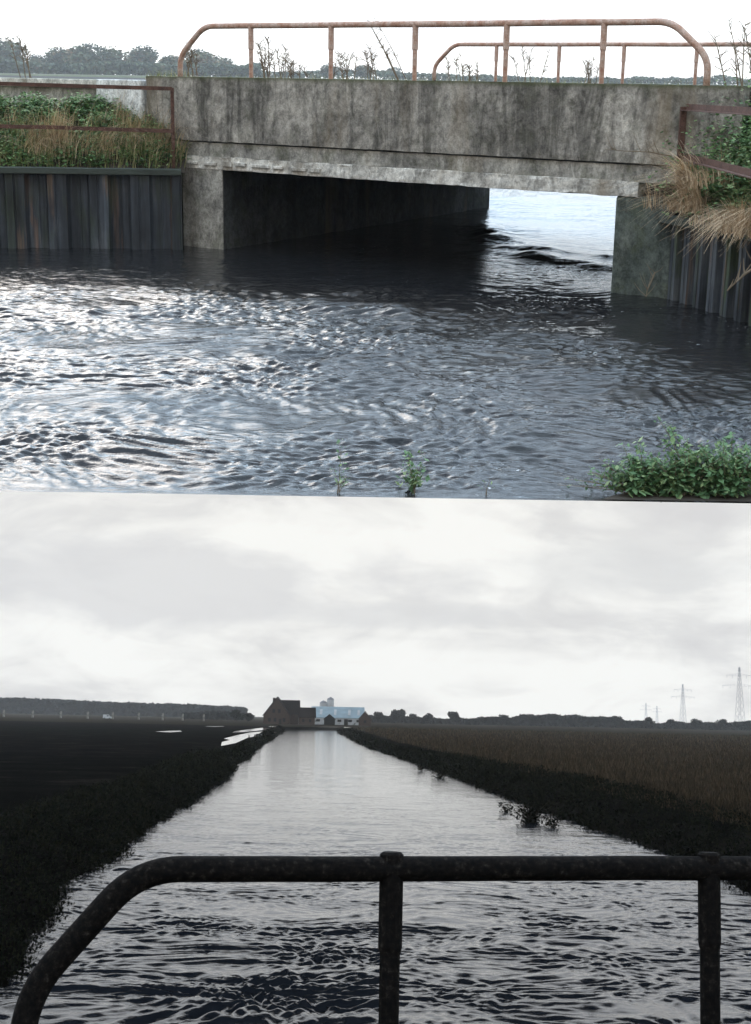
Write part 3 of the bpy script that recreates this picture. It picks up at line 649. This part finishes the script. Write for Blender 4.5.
def land(ps, sgn, farx, name, mat, bmat):
    n = len(ps); prof = [(-.4,-.5),(0,-.02),(.5,.35),(1.3,.75),(2.6,FH)]
    mb = MB(); vs = []
    for w, z in prof: vs += [(p.x + sgn*w*(1+p.y/450), p.y, z + (.08*p1(p.y*.8, z*4) if 0 < z < FH else 0)) for p in ps]
    mb.add(vs, [(j*n+i, j*n+i+1, (j+1)*n+i+1, (j+1)*n+i) for j in range(4) for i in range(n-1)])
    mb.build('river_bank', bmat, None, 'B', smooth=True)['kind'] = 'structure'
    mb = MB(); vs = [(p.x + sgn*2.6*(1+p.y/450), p.y, FH) for p in ps] + [(sgn*(60 + .9*max(p.y,0)), p.y, FH) for p in ps]
    mb.add(vs, [(i, i+1, n+i+1, n+i) for i in range(n-1)]); e_ = ps[-1]
    mb.build(name, mat, None, 'B')['kind'] = 'structure'
    return Vector((e_.x + sgn*2.6*(1+e_.y/450), e_.y, FH)), Vector((sgn*(60+.9*e_.y), e_.y, FH))
eL, fL = land(Lp, -1, 0, 'ploughed_field', M['soil'], M['soil']); eR, fR = land(Rp, 1, 0, 'crop_field', M['field'], M['soil'])
mb = MB(); mb.add([fL, eL, (Lp[-1].x, Lp[-1].y, FH), (Rp[-1].x, Rp[-1].y, FH), eR, fR, (1200, 2400, FH), (-1200, 2400, FH)], [tuple(range(8))])
mb.build('far_fields', M['field'], None, 'B')['kind'] = 'structure'
mb = MB(); a, b = Lp[-1], Rp[-1]; mb.add([(a.x-3, a.y-1, -.3), (b.x+3, b.y-1, -.3), (b.x+3, b.y+1, FH-.005), (a.x-3, a.y+1, FH-.005)], [(0,1,2,3)]); mb.build('river_bank', M['soil'], None, 'B')['kind'] = 'structure'
def hB(X, Y):
    wx = pn(X*.3, Y*.3)*2; wy = pn(X*.3+40, Y*.3+9)*2; x = X+wx; y = Y+wy
    def sharp(v): return .5 - np.sqrt(v*v + .006)*1.5
    amp = 1/(1+(Y/48)**2.4)
    loc = .95 + .7*np.exp(-((X+1.2)/1.6)**2)*np.exp(-((Y-23)/9)**2)
    pat = 1.0 + .7*pn(X*.3+3, Y*.2)
    h = .16*pn(x*.42, y*.6) + (.10*pn(x*.9+.25*y+11, y*1.6+3) + .085*sharp(pn(x*1.9-.3*y+5, y*2.8+8)) + .062*pn(x*3.0+.5*y, y*4.2+9) + .036*pn(x*6+3, y*7.5) + .014*pn(x*13, y*14))*loc*pat
    return .84*h*amp + .024*pn(x*.6, y*.45)/(1+(Y/150)**2)
lx = np.array([p.x for p in Lp]); ly = np.array([p.y for p in Lp]); rx = np.array([p.x for p in Rp]); ry = np.array([p.y for p in Rp])
water_grid('river', 'B', [(9, 21, 30), (21, 90, 800), (90, max(ly[-1], ry[-1])+2, 200)], 460, lambda D: np.interp(D, ly, lx)-3, lambda D: np.interp(D, ry, rx)+3, hB, M['waterB'])
mb = MB(); mb.add([(-16, -8, -.6), (22, -8, -.6), (22, 600, -.6), (-60, 600, -.6)], [(0,1,2,3)]); mb.build('riverbed', M['soil'], None, 'B')['kind'] = 'structure'
# bridge deck under the camera and the near railing
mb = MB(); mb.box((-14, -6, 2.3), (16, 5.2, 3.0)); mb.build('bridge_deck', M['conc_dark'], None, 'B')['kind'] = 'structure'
zr_ = HB - .62
def rp_(x, y, z=zr_): return at('B', x, y, z=z)
rc = rp_(392, 868); dx = rp_(751, 868) - rp_(165, 869); dx.z = 0; dx.normalize()
rb = Vector((rc.x, rc.y, 3.0)); T = thing('B', 'steel_railing', rb, 'dark old tube railing crossing the foreground above the lower river', 'railing')
def onrail(px, py):                                       # point in the vertical plane of the railing
    r = M_B.transposed() @ Vector((px-CX, CY-py, -F)); n = Vector((-dx.y, dx.x, 0)); t = (rc - Vector((0,0,HB))).dot(n)/r.dot(n); return Vector((0,0,HB)) + r*t
pth = [onrail(17, 1075), onrail(29, 991), onrail(139, 869.5), onrail(751, 868) + dx*1.5]
pp = arc_path(pth, 8, .17); lg = []
for i in range(len(pp)-1):
    n = max(1, int((pp[i+1]-pp[i]).length/.12)); lg += [pp[i].lerp(pp[i+1], j/n) for j in range(n)]
lg.append(pp[-1]); lg = [Vector((p.x, p.y, p.z + .004*p1(p.x*2.1, .3))) for p in lg]
lg = [Vector((lg[0].x, lg[0].y, 2.98))] + lg
mb = MB(); mb.tube(lg, .052, 20); mb.build('top_rail', M['railb'], T, origin=rb, smooth=True)
def ptop(px): p = onrail(px, 868); return Vector((p.x, p.y, 3.0))-rb
z1 = rc.z
post_parts(T, [ptop(391.5), ptop(709), ptop(709)+dx*1.32], 3.0, z1+.0, M['railb'], .043, .32, 1.15)
# puddles on the left field
def pudd(pix):
    mb = MB(); mb.add([at('B', x, y, z=FH) + Vector((0,0,.006)) for x, y in pix], [tuple(range(len(pix)))]); mb.build('flood_puddle', M['puddle'], None, 'B')['kind'] = 'structure'
pudd([(221,746),(236,743),(247,738),(262,735),(277,732.5),(268,731),(250,732.5),(238,735),(224,738.5),(230,740),(222,742)])
pudd([(232,732.6),(246,731.8),(264,730),(284,729.2),(280,727.6),(262,727.8),(246,729.6),(236,731)])
pudd([(155,731.6),(170,732.3),(182,731.6),(180,730.6),(168,730.8)])
pudd([(205,726.6),(216,727),(225,726.6),(222,726),(210,726)])
# vegetation of the lower banks
def bank_cover(mb, ps, sgn, n, wmax):
    ys = [p.y for p in ps]; xs_ = [p.x for p in ps]
    for _ in range(n):
        y = 18*(430/18)**(R.random()**.9); k = 1+y/450; w = wmax*R.random()**1.3 - .1; x = float(np.interp(y, ys, xs_)) + sgn*w*k
        z = float(np.interp(w, [0, .5, 1.3, 2.6, 9], [-.02, .35, .75, FH, FH])); tn = R.random(); H = (.16 + .30*max(0, .3+p1(y*.25*(60/(60+y)), w*.5+sgn)))*(1+y*.004); sz = .05+y*.0014
        lim = 1 if y < 110 else max(.35, 1-(y-110)/90)
        if w > wmax*lim: continue
        H *= max(.5, lim)
        for i in range(7): leaf(mb, (x+R.gauss(0,.10*k), y+R.gauss(0,.14*k), z+H*R.random()), sz, tn, .9)
        if R.random() < .5: blades(mb, [(x, y, z)], H*1.7, .004+y*.00022, (-sgn*.3, 0), .6, 2, (.3, 1))
def along_pts(ps, sgn, n, w0, w1, ymax=420, pw=1.6):
    out = []
    for _ in range(n):
        y = 16 + (ymax-16)*R.random()**pw; i = min(np.searchsorted([p.y for p in ps], y), len(ps)-1); a = ps[i-1]; b = ps[i]; t = (y-a.y)/max(.01, b.y-a.y); x = a.x + (b.x-a.x)*t
        w = R.uniform(w0, w1)*(1+y/450); z = np.interp(w/(1+y/450), [0, .5, 1.3, 2.6, 9], [-.02, .35, .75, FH, FH]); out.append(Vector((x + sgn*w, y, z)))
    return out
mb = MB()
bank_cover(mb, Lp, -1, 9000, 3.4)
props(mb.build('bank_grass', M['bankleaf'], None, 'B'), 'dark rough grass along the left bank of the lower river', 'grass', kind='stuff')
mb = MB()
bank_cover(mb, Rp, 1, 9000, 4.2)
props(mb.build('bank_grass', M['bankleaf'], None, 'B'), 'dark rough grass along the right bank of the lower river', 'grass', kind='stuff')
mb = MB(); ry_ = [p.y for p in Rp]
for _ in range(52000):
    y = 38*(480/38)**(R.random()**.8); xe = float(np.interp(y, ry, rx)) + 3.0*(1+y/450)*R.uniform(.75, 1.3); xm = .27*y + 2
    if xm < xe: continue
    x = R.uniform(xe, xm); blades(mb, [Vector((x, y, FH-.05))], .34+.0006*y, .010 + y*.00028, (0,0), .5, 1, (0, 1), .5)
props(mb.build('dry_crop', M['crop'], None, 'B'), 'brown dry crop standing over the right field of the lower view', 'crop', kind='stuff')
def shrub(x, y, n, w, h, label, z=-.05, den=9, size=.14, leafmat='bankleaf'):
    b = at('B', x, y, z=0); b.z = z
    return plant('B', 'flooded_shrub', b, [(R.uniform(-w, w), R.uniform(-.4, .4), R.uniform(.4, 1)*h, R.uniform(-.5, .5)) for _ in range(n)], label, 'shrub', leafmat, size, den=den, stemr=.015)
shrub(530, 823, 26, 1.35, 1.05, 'dark leafy shrub standing in the flood near the right bank of the lower river', den=5, size=.19)
shrub(553, 828, 9, .6, .55, 'smaller dark shrub in the water between the larger shrub and the right bank', den=5, size=.17)
shrub(507, 812, 8, .5, .6, 'thin dark twigs in the water left of the larger flooded shrub', den=5, size=.16)
shrub(440, 778, 10, 1.2, .9, 'low dark shrub at the right waterline, middle distance', den=4, size=.22)
shrub(421, 771, 6, .7, .7, 'tiny dark shrub at the right waterline, beyond the low one', den=4, size=.2)
for x, y, lb in ((281, 733, 'farthest dark bush on the strip between puddle and river'), (272, 739, 'second farthest dark bush on the strip between puddle and river'), (262, 747, 'dark bush on the left river bank beside the middle of the puddle'), (252, 756, 'dark bush on the left river bank at the near end of the puddle')):
    b = at('B', x, y, z=0); b = Vector((b.x-.8, b.y, .2)); s = (7.5 if y < 745 else 8)*b.y/F/8
    tree('B', 'd%d' % (y % 4), b, lb, 'bush', 'bushes on the left bank', (s*1.5, s*1.5, s), R.uniform(0,6), name='bush')
# woods and hedges on the lower horizon
mass('B', 'far_wood', -60, 262, 1250, lambda t: 16.5-6.5*t, M['darkleaf'], FH, 16000, 4.0, 'long dark wood along the horizon left of the farm', .12, 60, 3)
mass('B', 'far_hedge', 205, 262, 900, 7, M['darkleaf'], FH, 1500, 2.5, 'dark hedge left of the farmhouse', .6, 30, 31)
mass('B', 'far_hedge', 372, 800, 950, 7.0, M['darkleaf'], FH, 15000, 2.6, 'dark ragged hedge along the horizon right of the farm', .9, 30, 8)
mass('B', 'far_hedge', 296, 374, 640, 3.5, M['darkleaf'], FH, 1500, 1.3, 'low dark hedge in front of the farm buildings', .5, 8, 18)
tl = [(380, 11, 'dark tree at the right end of the farm'), (397, 15, 'tall narrow dark tree right of the farm'), (412, 10, 'low dark tree right of the tall narrow one'), (428, 11, 'rounded dark tree above the middle of the lower horizon'), (455, 13, 'broad dark tree, the tallest between the farm and the pylons'), (484, 9, 'low dark tree right of the broad tallest one'), (503, 11, 'small bare-topped tree on the horizon above the flooded shrub'),
      (535, 8, 'low rounded tree on the horizon left of the fainter pylons'), (618, 12, 'dark tree left of the two faint far pylons'), (650, 12, 'dark rounded tree at the foot of the faint far pylons'), (672, 10, 'dark tree left of the middle pylon'), (697, 11, 'dark tree right of the middle pylon'), (722, 11, 'dark tree left of the nearest pylon'), (747, 10, 'dark tree at the right edge beyond the nearest pylon'), (236, 12, 'dark tree left of the farmhouse'), (249, 9, 'low dark tree touching the left side of the farmhouse')]
for i, (x, hp, lb) in enumerate(tl):
    d = 900 if x > 300 else 700; p = at('B', x, 720, d=d); p.z = FH; s = (hp+1)*d/F/8
    tree('B', f'd{i%4}', p, lb, 'tree', 'trees on the lower horizon', (s*(1.0 if x != 397 else .55), s, s), R.uniform(0,6))
# farm
DF = 600.; PX = DF/F
def fp(x, d=DF): p = at('B', x, 722, d=d); return Vector((p.x, p.y, FH))
def gabled(mb_w, mb_r, x0, x1, y0, y1, ze, zr2, axis='x', ov=.4):
    mb_w.box((x0, y0, 0), (x1, y1, ze))
    if axis == 'x':                                        # ridge runs left-right
        ym = (y0+y1)/2; mb_w.add([(x0,y0,ze),(x0,y1,ze),(x0,ym,zr2-.1),(x1,y0,ze),(x1,y1,ze),(x1,ym,zr2-.1)], [(0,2,1),(3,4,5)])
        for s, yy in ((-1, y0), (1, y1)):
            mb_r.add([(x0-ov,yy+s*ov,ze-.25),(x1+ov,yy+s*ov,ze-.25),(x1+ov,ym,zr2),(x0-ov,ym,zr2),(x0-ov,yy+s*ov,ze-.05),(x1+ov,yy+s*ov,ze-.05),(x1+ov,ym,zr2+.2),(x0-ov,ym,zr2+.2)], [(0,1,2,3),(4,7,6,5),(0,4,5,1),(0,3,7,4),(1,5,6,2)])
    else:
        xm = (x0+x1)/2; mb_w.add([(x0,y0,ze),(x1,y0,ze),(xm,y0,zr2-.1),(x0,y1,ze),(x1,y1,ze),(xm,y1,zr2-.1)], [(0,1,2),(4,3,5)])
        for s, xx in ((-1, x0), (1, x1)):
            mb_r.add([(xx+s*ov,y0-ov,ze-.25),(xm,y0-ov,zr2),(xm,y1+ov,zr2),(xx+s*ov,y1+ov,ze-.25),(xx+s*ov,y0-ov,ze-.05),(xm,y0-ov,zr2+.2),(xm,y1+ov,zr2+.2),(xx+s*ov,y1+ov,ze-.05)], [(0,1,2,3),(4,7,6,5),(0,4,5,1),(3,2,6,7),(0,3,7,4)])
def part(name, mb, mat, t): return mb.build(name, M[mat], t, local=True)
def win(t, x, y, z, w, h, name='window', frame='roof', pane='glass'):
    mb = MB(); mb.box((x-w/2, y-.06, z), (x+w/2, y-.005, z+h)); f = part(name, mb, frame, t)
    mb = MB(); mb.box((x-w/2+.1, y-.09, z+.1), (x+w/2-.1, y-.062, z+h-.1)); mb.build('pane', M[pane], f, local=True)
b = fp(281); t = thing('B', 'farmhouse', b, 'dark brown brick farmhouse with steep gabled roofs, left in the farm', 'farmhouse')
w_, r_ = MB(), MB(); gabled(w_, r_, -7.0, 3.4, 0, 10, 3.4, 10.6, 'y'); part('wall', w_, 'brick', t); rf = part('roof', r_, 'roof', t)
w_, r_ = MB(), MB(); gabled(w_, r_, -1.5, 6.6, 3, 12, 4.2, 9.4, 'x'); part('wing', w_, 'brick', t); part('wing_roof', r_, 'roof', t)
mb = MB(); mb.box((-3.9, 6, 7.0), (-2.9, 6.9, 10.4)); mb.build('chimney', M['brick'], rf, local=True)
for x, z in ((-4.6, .9), (-2.4, .9), (1.2, .9), (-3.0, 4.4), (-.8, 4.4)): win(t, x, 0, z, 1.1, 1.5)
mb = MB(); mb.box((-.9, -.07, 0), (.2, -.005, 2.1)); part('door', mb, 'dark', t)
b = fp(307); t = thing('B', 'brick_outbuilding', b, 'low brown brick outbuilding between the farmhouse and the blue-roofed barn', 'outbuilding')
w_, r_ = MB(), MB(); gabled(w_, r_, -3.2, 2.8, 1, 9, 3.0, 6.6, 'x'); part('wall', w_, 'brick', t); part('roof', r_, 'roof', t); win(t, -1.5, 1, 1, 1.0, 1.2); win(t, 1.2, 1, 1, 1.0, 1.2)
b = fp(337, 640); t = thing('B', 'barn', b, 'long farm barn with a light blue sheet roof', 'barn')
w_, r_ = MB(), MB(); gabled(w_, r_, -11, 11.2, 0, 20, 3.0, 7.4, 'x', .3); part('wall', w_, 'white', t); part('roof', r_, 'blue', t)
for x in (-7.5, -1.5, 4.5, 8.5):
    mb = MB(); y0_, y1_ = 2.2, 7.2; zz = lambda y: 2.95 + (7.6-2.95)*(y+.3)/10.3; mb.add([(x, y0_, zz(y0_)), (x+1.1, y0_, zz(y0_)), (x+1.1, y1_, zz(y1_)), (x, y1_, zz(y1_)), (x, y0_, zz(y0_)+.12), (x+1.1, y0_, zz(y0_)+.12), (x+1.1, y1_, zz(y1_)+.12), (x, y1_, zz(y1_)+.12)], [(0,3,2,1),(4,5,6,7),(0,1,5,4),(1,2,6,5),(2,3,7,6),(3,0,4,7)]); part('roof_light', mb, 'white', t)
for x in (-8, -3.5, 1, 5.5, 9): win(t, x, 0, 1.2, 1.6, 1.0)
mb = MB(); mb.box((3.0, -.08, 0), (4.6, -.005, 2.4)); part('door', mb, 'dark', t)
b = fp(329, 625); t = thing('B', 'shed', b, 'small black shed in front of the blue barn roof', 'shed')
w_, r_ = MB(), MB(); gabled(w_, r_, -2.0, 2.4, -3, 2, 2.4, 4.2, 'y', .3); part('wall', w_, 'dark', t); part('roof', r_, 'dark', t)
b = fp(365, 620); t = thing('B', 'brick_gable_house', b, 'small brown gabled house at the right end of the blue barn', 'house')
w_, r_ = MB(), MB(); gabled(w_, r_, -2.6, 2.6, 0, 8, 2.6, 5.8, 'y', .3); part('wall', w_, 'brick', t); part('roof', r_, 'roof', t); win(t, 0, 0, 1, 1.2, 1.2)
for x, w2, h2, lb in ((323, 3.4, 10.6, 'pale squat silo behind the left part of the blue barn'), (330, 3.2, 12.2, 'taller pale silo behind the blue barn')):
    b = fp(x, 690); t = thing('B', 'silo', b, lb, 'silo', 'pale silos behind the barn')
    mb = MB(); mb.tube([(0,0,0), (0,0,h2-1.2)], w2/2, 16); part('drum', mb, 'white', t)
    mb = MB(); mb.tube([(0,0,h2-1.195), (0,0,h2-.6), (0,0,h2)], [w2/2+.05, w2/2*.8, .2], 16); part('cap', mb, 'steel', t)
# lattice pylons
def pylon_mesh(h, bw=3.8, th=.28):
    mb = MB(); tw = .7
    wz = lambda z: bw*(1-z/h)**1.0*.5 + tw*.5*(z/h)
    zs = [0, .13, .26, .38, .49, .59, .68, .76, .83, .90, 1.0]; zs = [z*h for z in zs]
    cs = ((-1,-1),(1,-1),(1,1),(-1,1))
    for cx_, cy_ in cs: mb.tube([(cx_*wz(z), cy_*wz(z), z) for z in zs], th*.5, 4)
    for a, b_ in zip(zs[:-1], zs[1:]):
        for i in range(4):
            c, d = cs[i], cs[(i+1) % 4]; mb.tube([(c[0]*wz(a), c[1]*wz(a), a), (d[0]*wz(b_), d[1]*wz(b_), b_)], th*.25, 3); mb.tube([(d[0]*wz(a), d[1]*wz(a), a), (c[0]*wz(b_), c[1]*wz(b_), b_)], th*.25, 3)
    ar = []
    for z, L in ((.865*h, .24*h), (.70*h, .32*h)):
        m2 = MB()
        for s in (-1, 1):
            m2.tube([(0,0,z+.03*h), (s*L, 0, z)], th*.4, 4); m2.tube([(0,0,z-.005*h), (s*L, 0, z)], th*.4, 4)
            for q in (.3, .55, .8): m2.tube([(s*L*q,0,z-.005*h*(1-q)), (s*L*q,0,z+.03*h*(1-q))], th*.25, 3)
            for q in (.55, .97): m2.tube([(s*L*q, 0, z), (s*L*q, 0, z-.045*h)], th*.4, 4)
        ar.append(m2)
    return mb, ar
for x, top, d, yaw, lb in ((740, 667, 1050, .35, 'nearest and tallest lattice pylon at the right edge of the lower view'), (683, 684, 1500, .35, 'middle lattice pylon left of the nearest one'), (657, 706, 2300, .4, 'faint far lattice pylon, right one of the small pair'), (646, 703, 2300, .4, 'faint far lattice pylon, left one of the small pair')):
    b = at('B', x, 725, d=d); b.z = FH; h = at('B', x, top, d=d).z - FH
    t = thing('B', 'electricity_pylon', b, lb, 'pylon', 'pylons crossing the fields', yaw)
    mb, ar = pylon_mesh(h, h*.13, .20 if d < 1200 else .27); mb.build('lattice_mast', M['steel'], t, local=True)
    for m2 in ar: m2.build('cross_arm', M['steel'], t, local=True)
# pale posts and a van before the wood
pp_ = None
pl = ['leftmost', 'second from the left', 'third from the left', 'fourth from the left', 'just right of the white van', 'sixth from the left', 'seventh from the left', 'eighth from the left', 'rightmost']
for i, x in enumerate((4, 33, 61, 88, 113, 139, 163, 183, 204)):
    b = at('B', x, 712, d=700); b.z = FH
    if pp_ is None:
        mb = MB(); mb.prism([(-.42,-.42),(.42,-.42),(.42,.42),(-.42,.42)], 0, 3.0); mb.add([(-.42,-.42,3.0),(.42,-.42,3.0),(.42,.42,3.0),(-.42,.42,3.0),(0,0,3.4)], [(0,1,4),(1,2,4),(2,3,4),(3,0,4)])
        o = mb.build('concrete_post', M['conc_pier'], None, 'B', local=True); pp_ = o
    else: o = pp_.copy(); COL.objects.link(o)
    o.location = b; props(o, 'pale squat post before the far wood, ' + pl[i], 'post', 'pale posts along the far field edge')
b = at('B', 107.5, 713, d=700); b.z = FH; t = thing('B', 'parked_van', b, 'small white van parked at the far field edge before the wood', 'van')
mb = MB(); mb.prism([(-1.9,-.9),(1.9,-.9),(1.9,.9),(-1.9,.9)], .35, 1.2); mb.add([(-1.9,-.85,1.2),(1.1,-.85,1.2),(1.1,.85,1.2),(-1.9,.85,1.2),(-1.85,-.75,2.1),(.6,-.75,2.1),(.6,.75,2.1),(-1.85,.75,2.1)], [(4,5,6,7),(0,1,5,4),(1,2,6,5),(2,3,7,6),(3,0,4,7)]); part('body', mb, 'white', t)
mb = MB(); mb.box((.0,-.86,1.3), (.7,-.84,1.8)); part('window', mb, 'glass', t)
for x in (-1.2, 1.2):
    for y in (-.85, .85): mb = MB(); mb.tube([(x,y-.1,.35),(x,y+.1,.35)], .35, 12); part('wheel', mb, 'dark', t)
# air between here and the far trees
mb = MB(); zb_, zt_ = -1.8, 600.; mb.box((-1250, -40, zb_), (1250, 2450, zt_)); k = NT('haze'); k.t.nodes.remove(k.b)
v_ = k.n('ShaderNodeVolumePrincipled'); v_.inputs['Density'].default_value = HAZE; v_.inputs['Color'].default_value = (.95, .96, .97, 1); k.l(v_.outputs[0], k.t.nodes['Material Output'].inputs['Volume'])
mb.build('haze', k.m, None, 'B')['kind'] = 'stuff'
# ================================================================ light, sky, camera
SUN_EL, SUN_AZ = math.radians(52), math.radians(-27)       # azimuth from +y towards +x
sd = Vector((math.sin(SUN_AZ)*math.cos(SUN_EL), math.cos(SUN_AZ)*math.cos(SUN_EL), math.sin(SUN_EL)))
L = bpy.data.lights.new('sun', 'SUN'); L.energy = .6; L.angle = math.radians(22); L.color = (1, .96, .91)
lo = bpy.data.objects.new('sun', L); COL.objects.link(lo); lo.rotation_euler = sd.to_track_quat('Z', 'Y').to_euler()
wd = bpy.data.worlds.new('World'); scene.world = wd; wd.use_nodes = True; t = wd.node_tree; N = t.nodes; bg = N['Background']; bg.inputs['Strength'].default_value = .1
sky = N.new('ShaderNodeTexSky'); sky.sky_type = 'NISHITA'; sky.sun_disc = False; sky.sun_elevation = SUN_EL; sky.sun_rotation = SUN_AZ; sky.air_density = 1; sky.dust_density = 2
tc = N.new('ShaderNodeTexCoord')
def wn(scale, stretch, det, ro, off, dist=.3):
    mp = N.new('ShaderNodeMapping'); mp.inputs['Scale'].default_value = stretch; mp.inputs['Location'].default_value = off; t.links.new(tc.outputs['Generated'], mp.inputs[0])
    n = N.new('ShaderNodeTexNoise'); n.inputs['Scale'].default_value = scale; n.inputs['Detail'].default_value = det; n.inputs['Roughness'].default_value = ro; n.inputs['Distortion'].default_value = dist; t.links.new(mp.outputs[0], n.inputs['Vector']); return n.outputs['Fac']
def wr(fac, stops):
    o = N.new('ShaderNodeValToRGB'); cr = o.color_ramp
    while len(cr.elements) < len(stops): cr.elements.new(.5)
    for el, (p, c) in zip(cr.elements, stops): el.position = p; el.color = (*c, 1) if isinstance(c, tuple) else (c, c, c, 1)
    t.links.new(fac, o.inputs[0]); return o.outputs[0]
def wmix(fac, a, b, mode='MIX'):
    o = N.new('ShaderNodeMix'); o.data_type = 'RGBA'; o.blend_type = mode; o.clamp_factor = True
    for v, k in ((fac, 0), (a, 6), (b, 7)):
        if isinstance(v, (int, float)): o.inputs[k].default_value = v if k == 0 else (v, v, v, 1)
        elif isinstance(v, tuple): o.inputs[k].default_value = (*v, 1)
        else: t.links.new(v, o.inputs[k])
    return o.outputs[2]
big = wn(3.6, (1, 1, 4.2), 9, .55, (0.3, .1, .2), .5); fine = wn(11, (1, 1, 2.4), 9, .6, (2, 1, .4), .8)
cl = wmix(.38, big, fine)
cloud = wr(cl, [(.38, (.73,.70,.68)), (.455, (.85,.825,.79)), (.50, (.99,.965,.915)), (.56, (1.12,1.10,1.04))])
sep = N.new('ShaderNodeSeparateXYZ'); t.links.new(tc.outputs['Generated'], sep.inputs[0])
gain = wr(sep.outputs[2], [(0, .285), (.15, (.288,.284,.278)), (.30, (.33,.355,.40)), (.42, (.47,.485,.50)), (.60, (.57,.80,1.06)), (1, (.66,.84,1.04))])     # an overcast sky is brighter overhead
def wm(op, a, b=0.0):
    o = N.new('ShaderNodeMath'); o.operation = op
    for i, v in enumerate((a, b)):
        if isinstance(v, (int, float)): o.inputs[i].default_value = v
        else: t.links.new(v, o.inputs[i])
    return o.outputs[0]
def bank(cx_, cz_, w_, h_, off):                            # a grey bank of cloud lying across part of the sky
    a = wm('POWER', wm('ABSOLUTE', wm('DIVIDE', wm('SUBTRACT', sep.outputs[0], cx_), w_)), 2.0); b_ = wm('POWER', wm('ABSOLUTE', wm('DIVIDE', wm('SUBTRACT', sep.outputs[2], cz_), h_)), 2.0)
    return wr(wm('ADD', wm('ADD', a, b_), wm('MULTIPLY', wm('SUBTRACT', wn(9, (1,1,2.2), 8, .6, off), .5), 3.6)), [(.25, 1.0), (1.0, 0.0)])
bk1 = bank(-.15, .082, .21, .036, (1,2,3)); bk2 = bank(.17, .10, .10, .020, (5,2,8)); bk3 = bank(.02, .068, .10, .010, (7,1,3))
cloud = wmix(wm('MULTIPLY', bk1, .75), cloud, (.75,.73,.72)); cloud = wmix(wm('MULTIPLY', bk2, .5), cloud, (.81,.80,.775)); cloud = wmix(wm('MULTIPLY', bk3, .6), cloud, (.81,.795,.775))
cloudv = wmix(1.0, wmix(1.0, cloud, gain, 'MULTIPLY'), (33., 33., 33.), 'MULTIPLY')
hi = wr(sep.outputs[2], [(.50, 0.0), (.62, .8), (.9, .9)]); hole = wr(wn(3.4, (1,1,1.4), 6, .55, (4,2,1)), [(.44, .0), (.56, 1.0)])
mm = N.new('ShaderNodeMath'); mm.operation = 'MULTIPLY'; t.links.new(hi, mm.inputs[0]); t.links.new(hole, mm.inputs[1])
skc = wmix(1.0, sky.outputs[0], (2.3, 2.3, 2.3), 'MULTIPLY')
t.links.new(wmix(mm.outputs[0], cloudv, skc), bg.inputs[0])
cam = bpy.data.cameras.new('camera'); co = bpy.data.objects.new('camera', cam); COL.objects.link(co); co.matrix_world = T_cam
cam.sensor_fit = 'HORIZONTAL'; cam.sensor_width = 36; cam.lens = 36*F/751; cam.clip_start = .1; cam.clip_end = 12000; scene.camera = co
scene.view_settings.view_transform = 'Standard'; scene.view_settings.look = 'None'; scene.view_settings.exposure = .25; scene.view_settings.gamma = 1
scene.cycles.max_bounces = 6
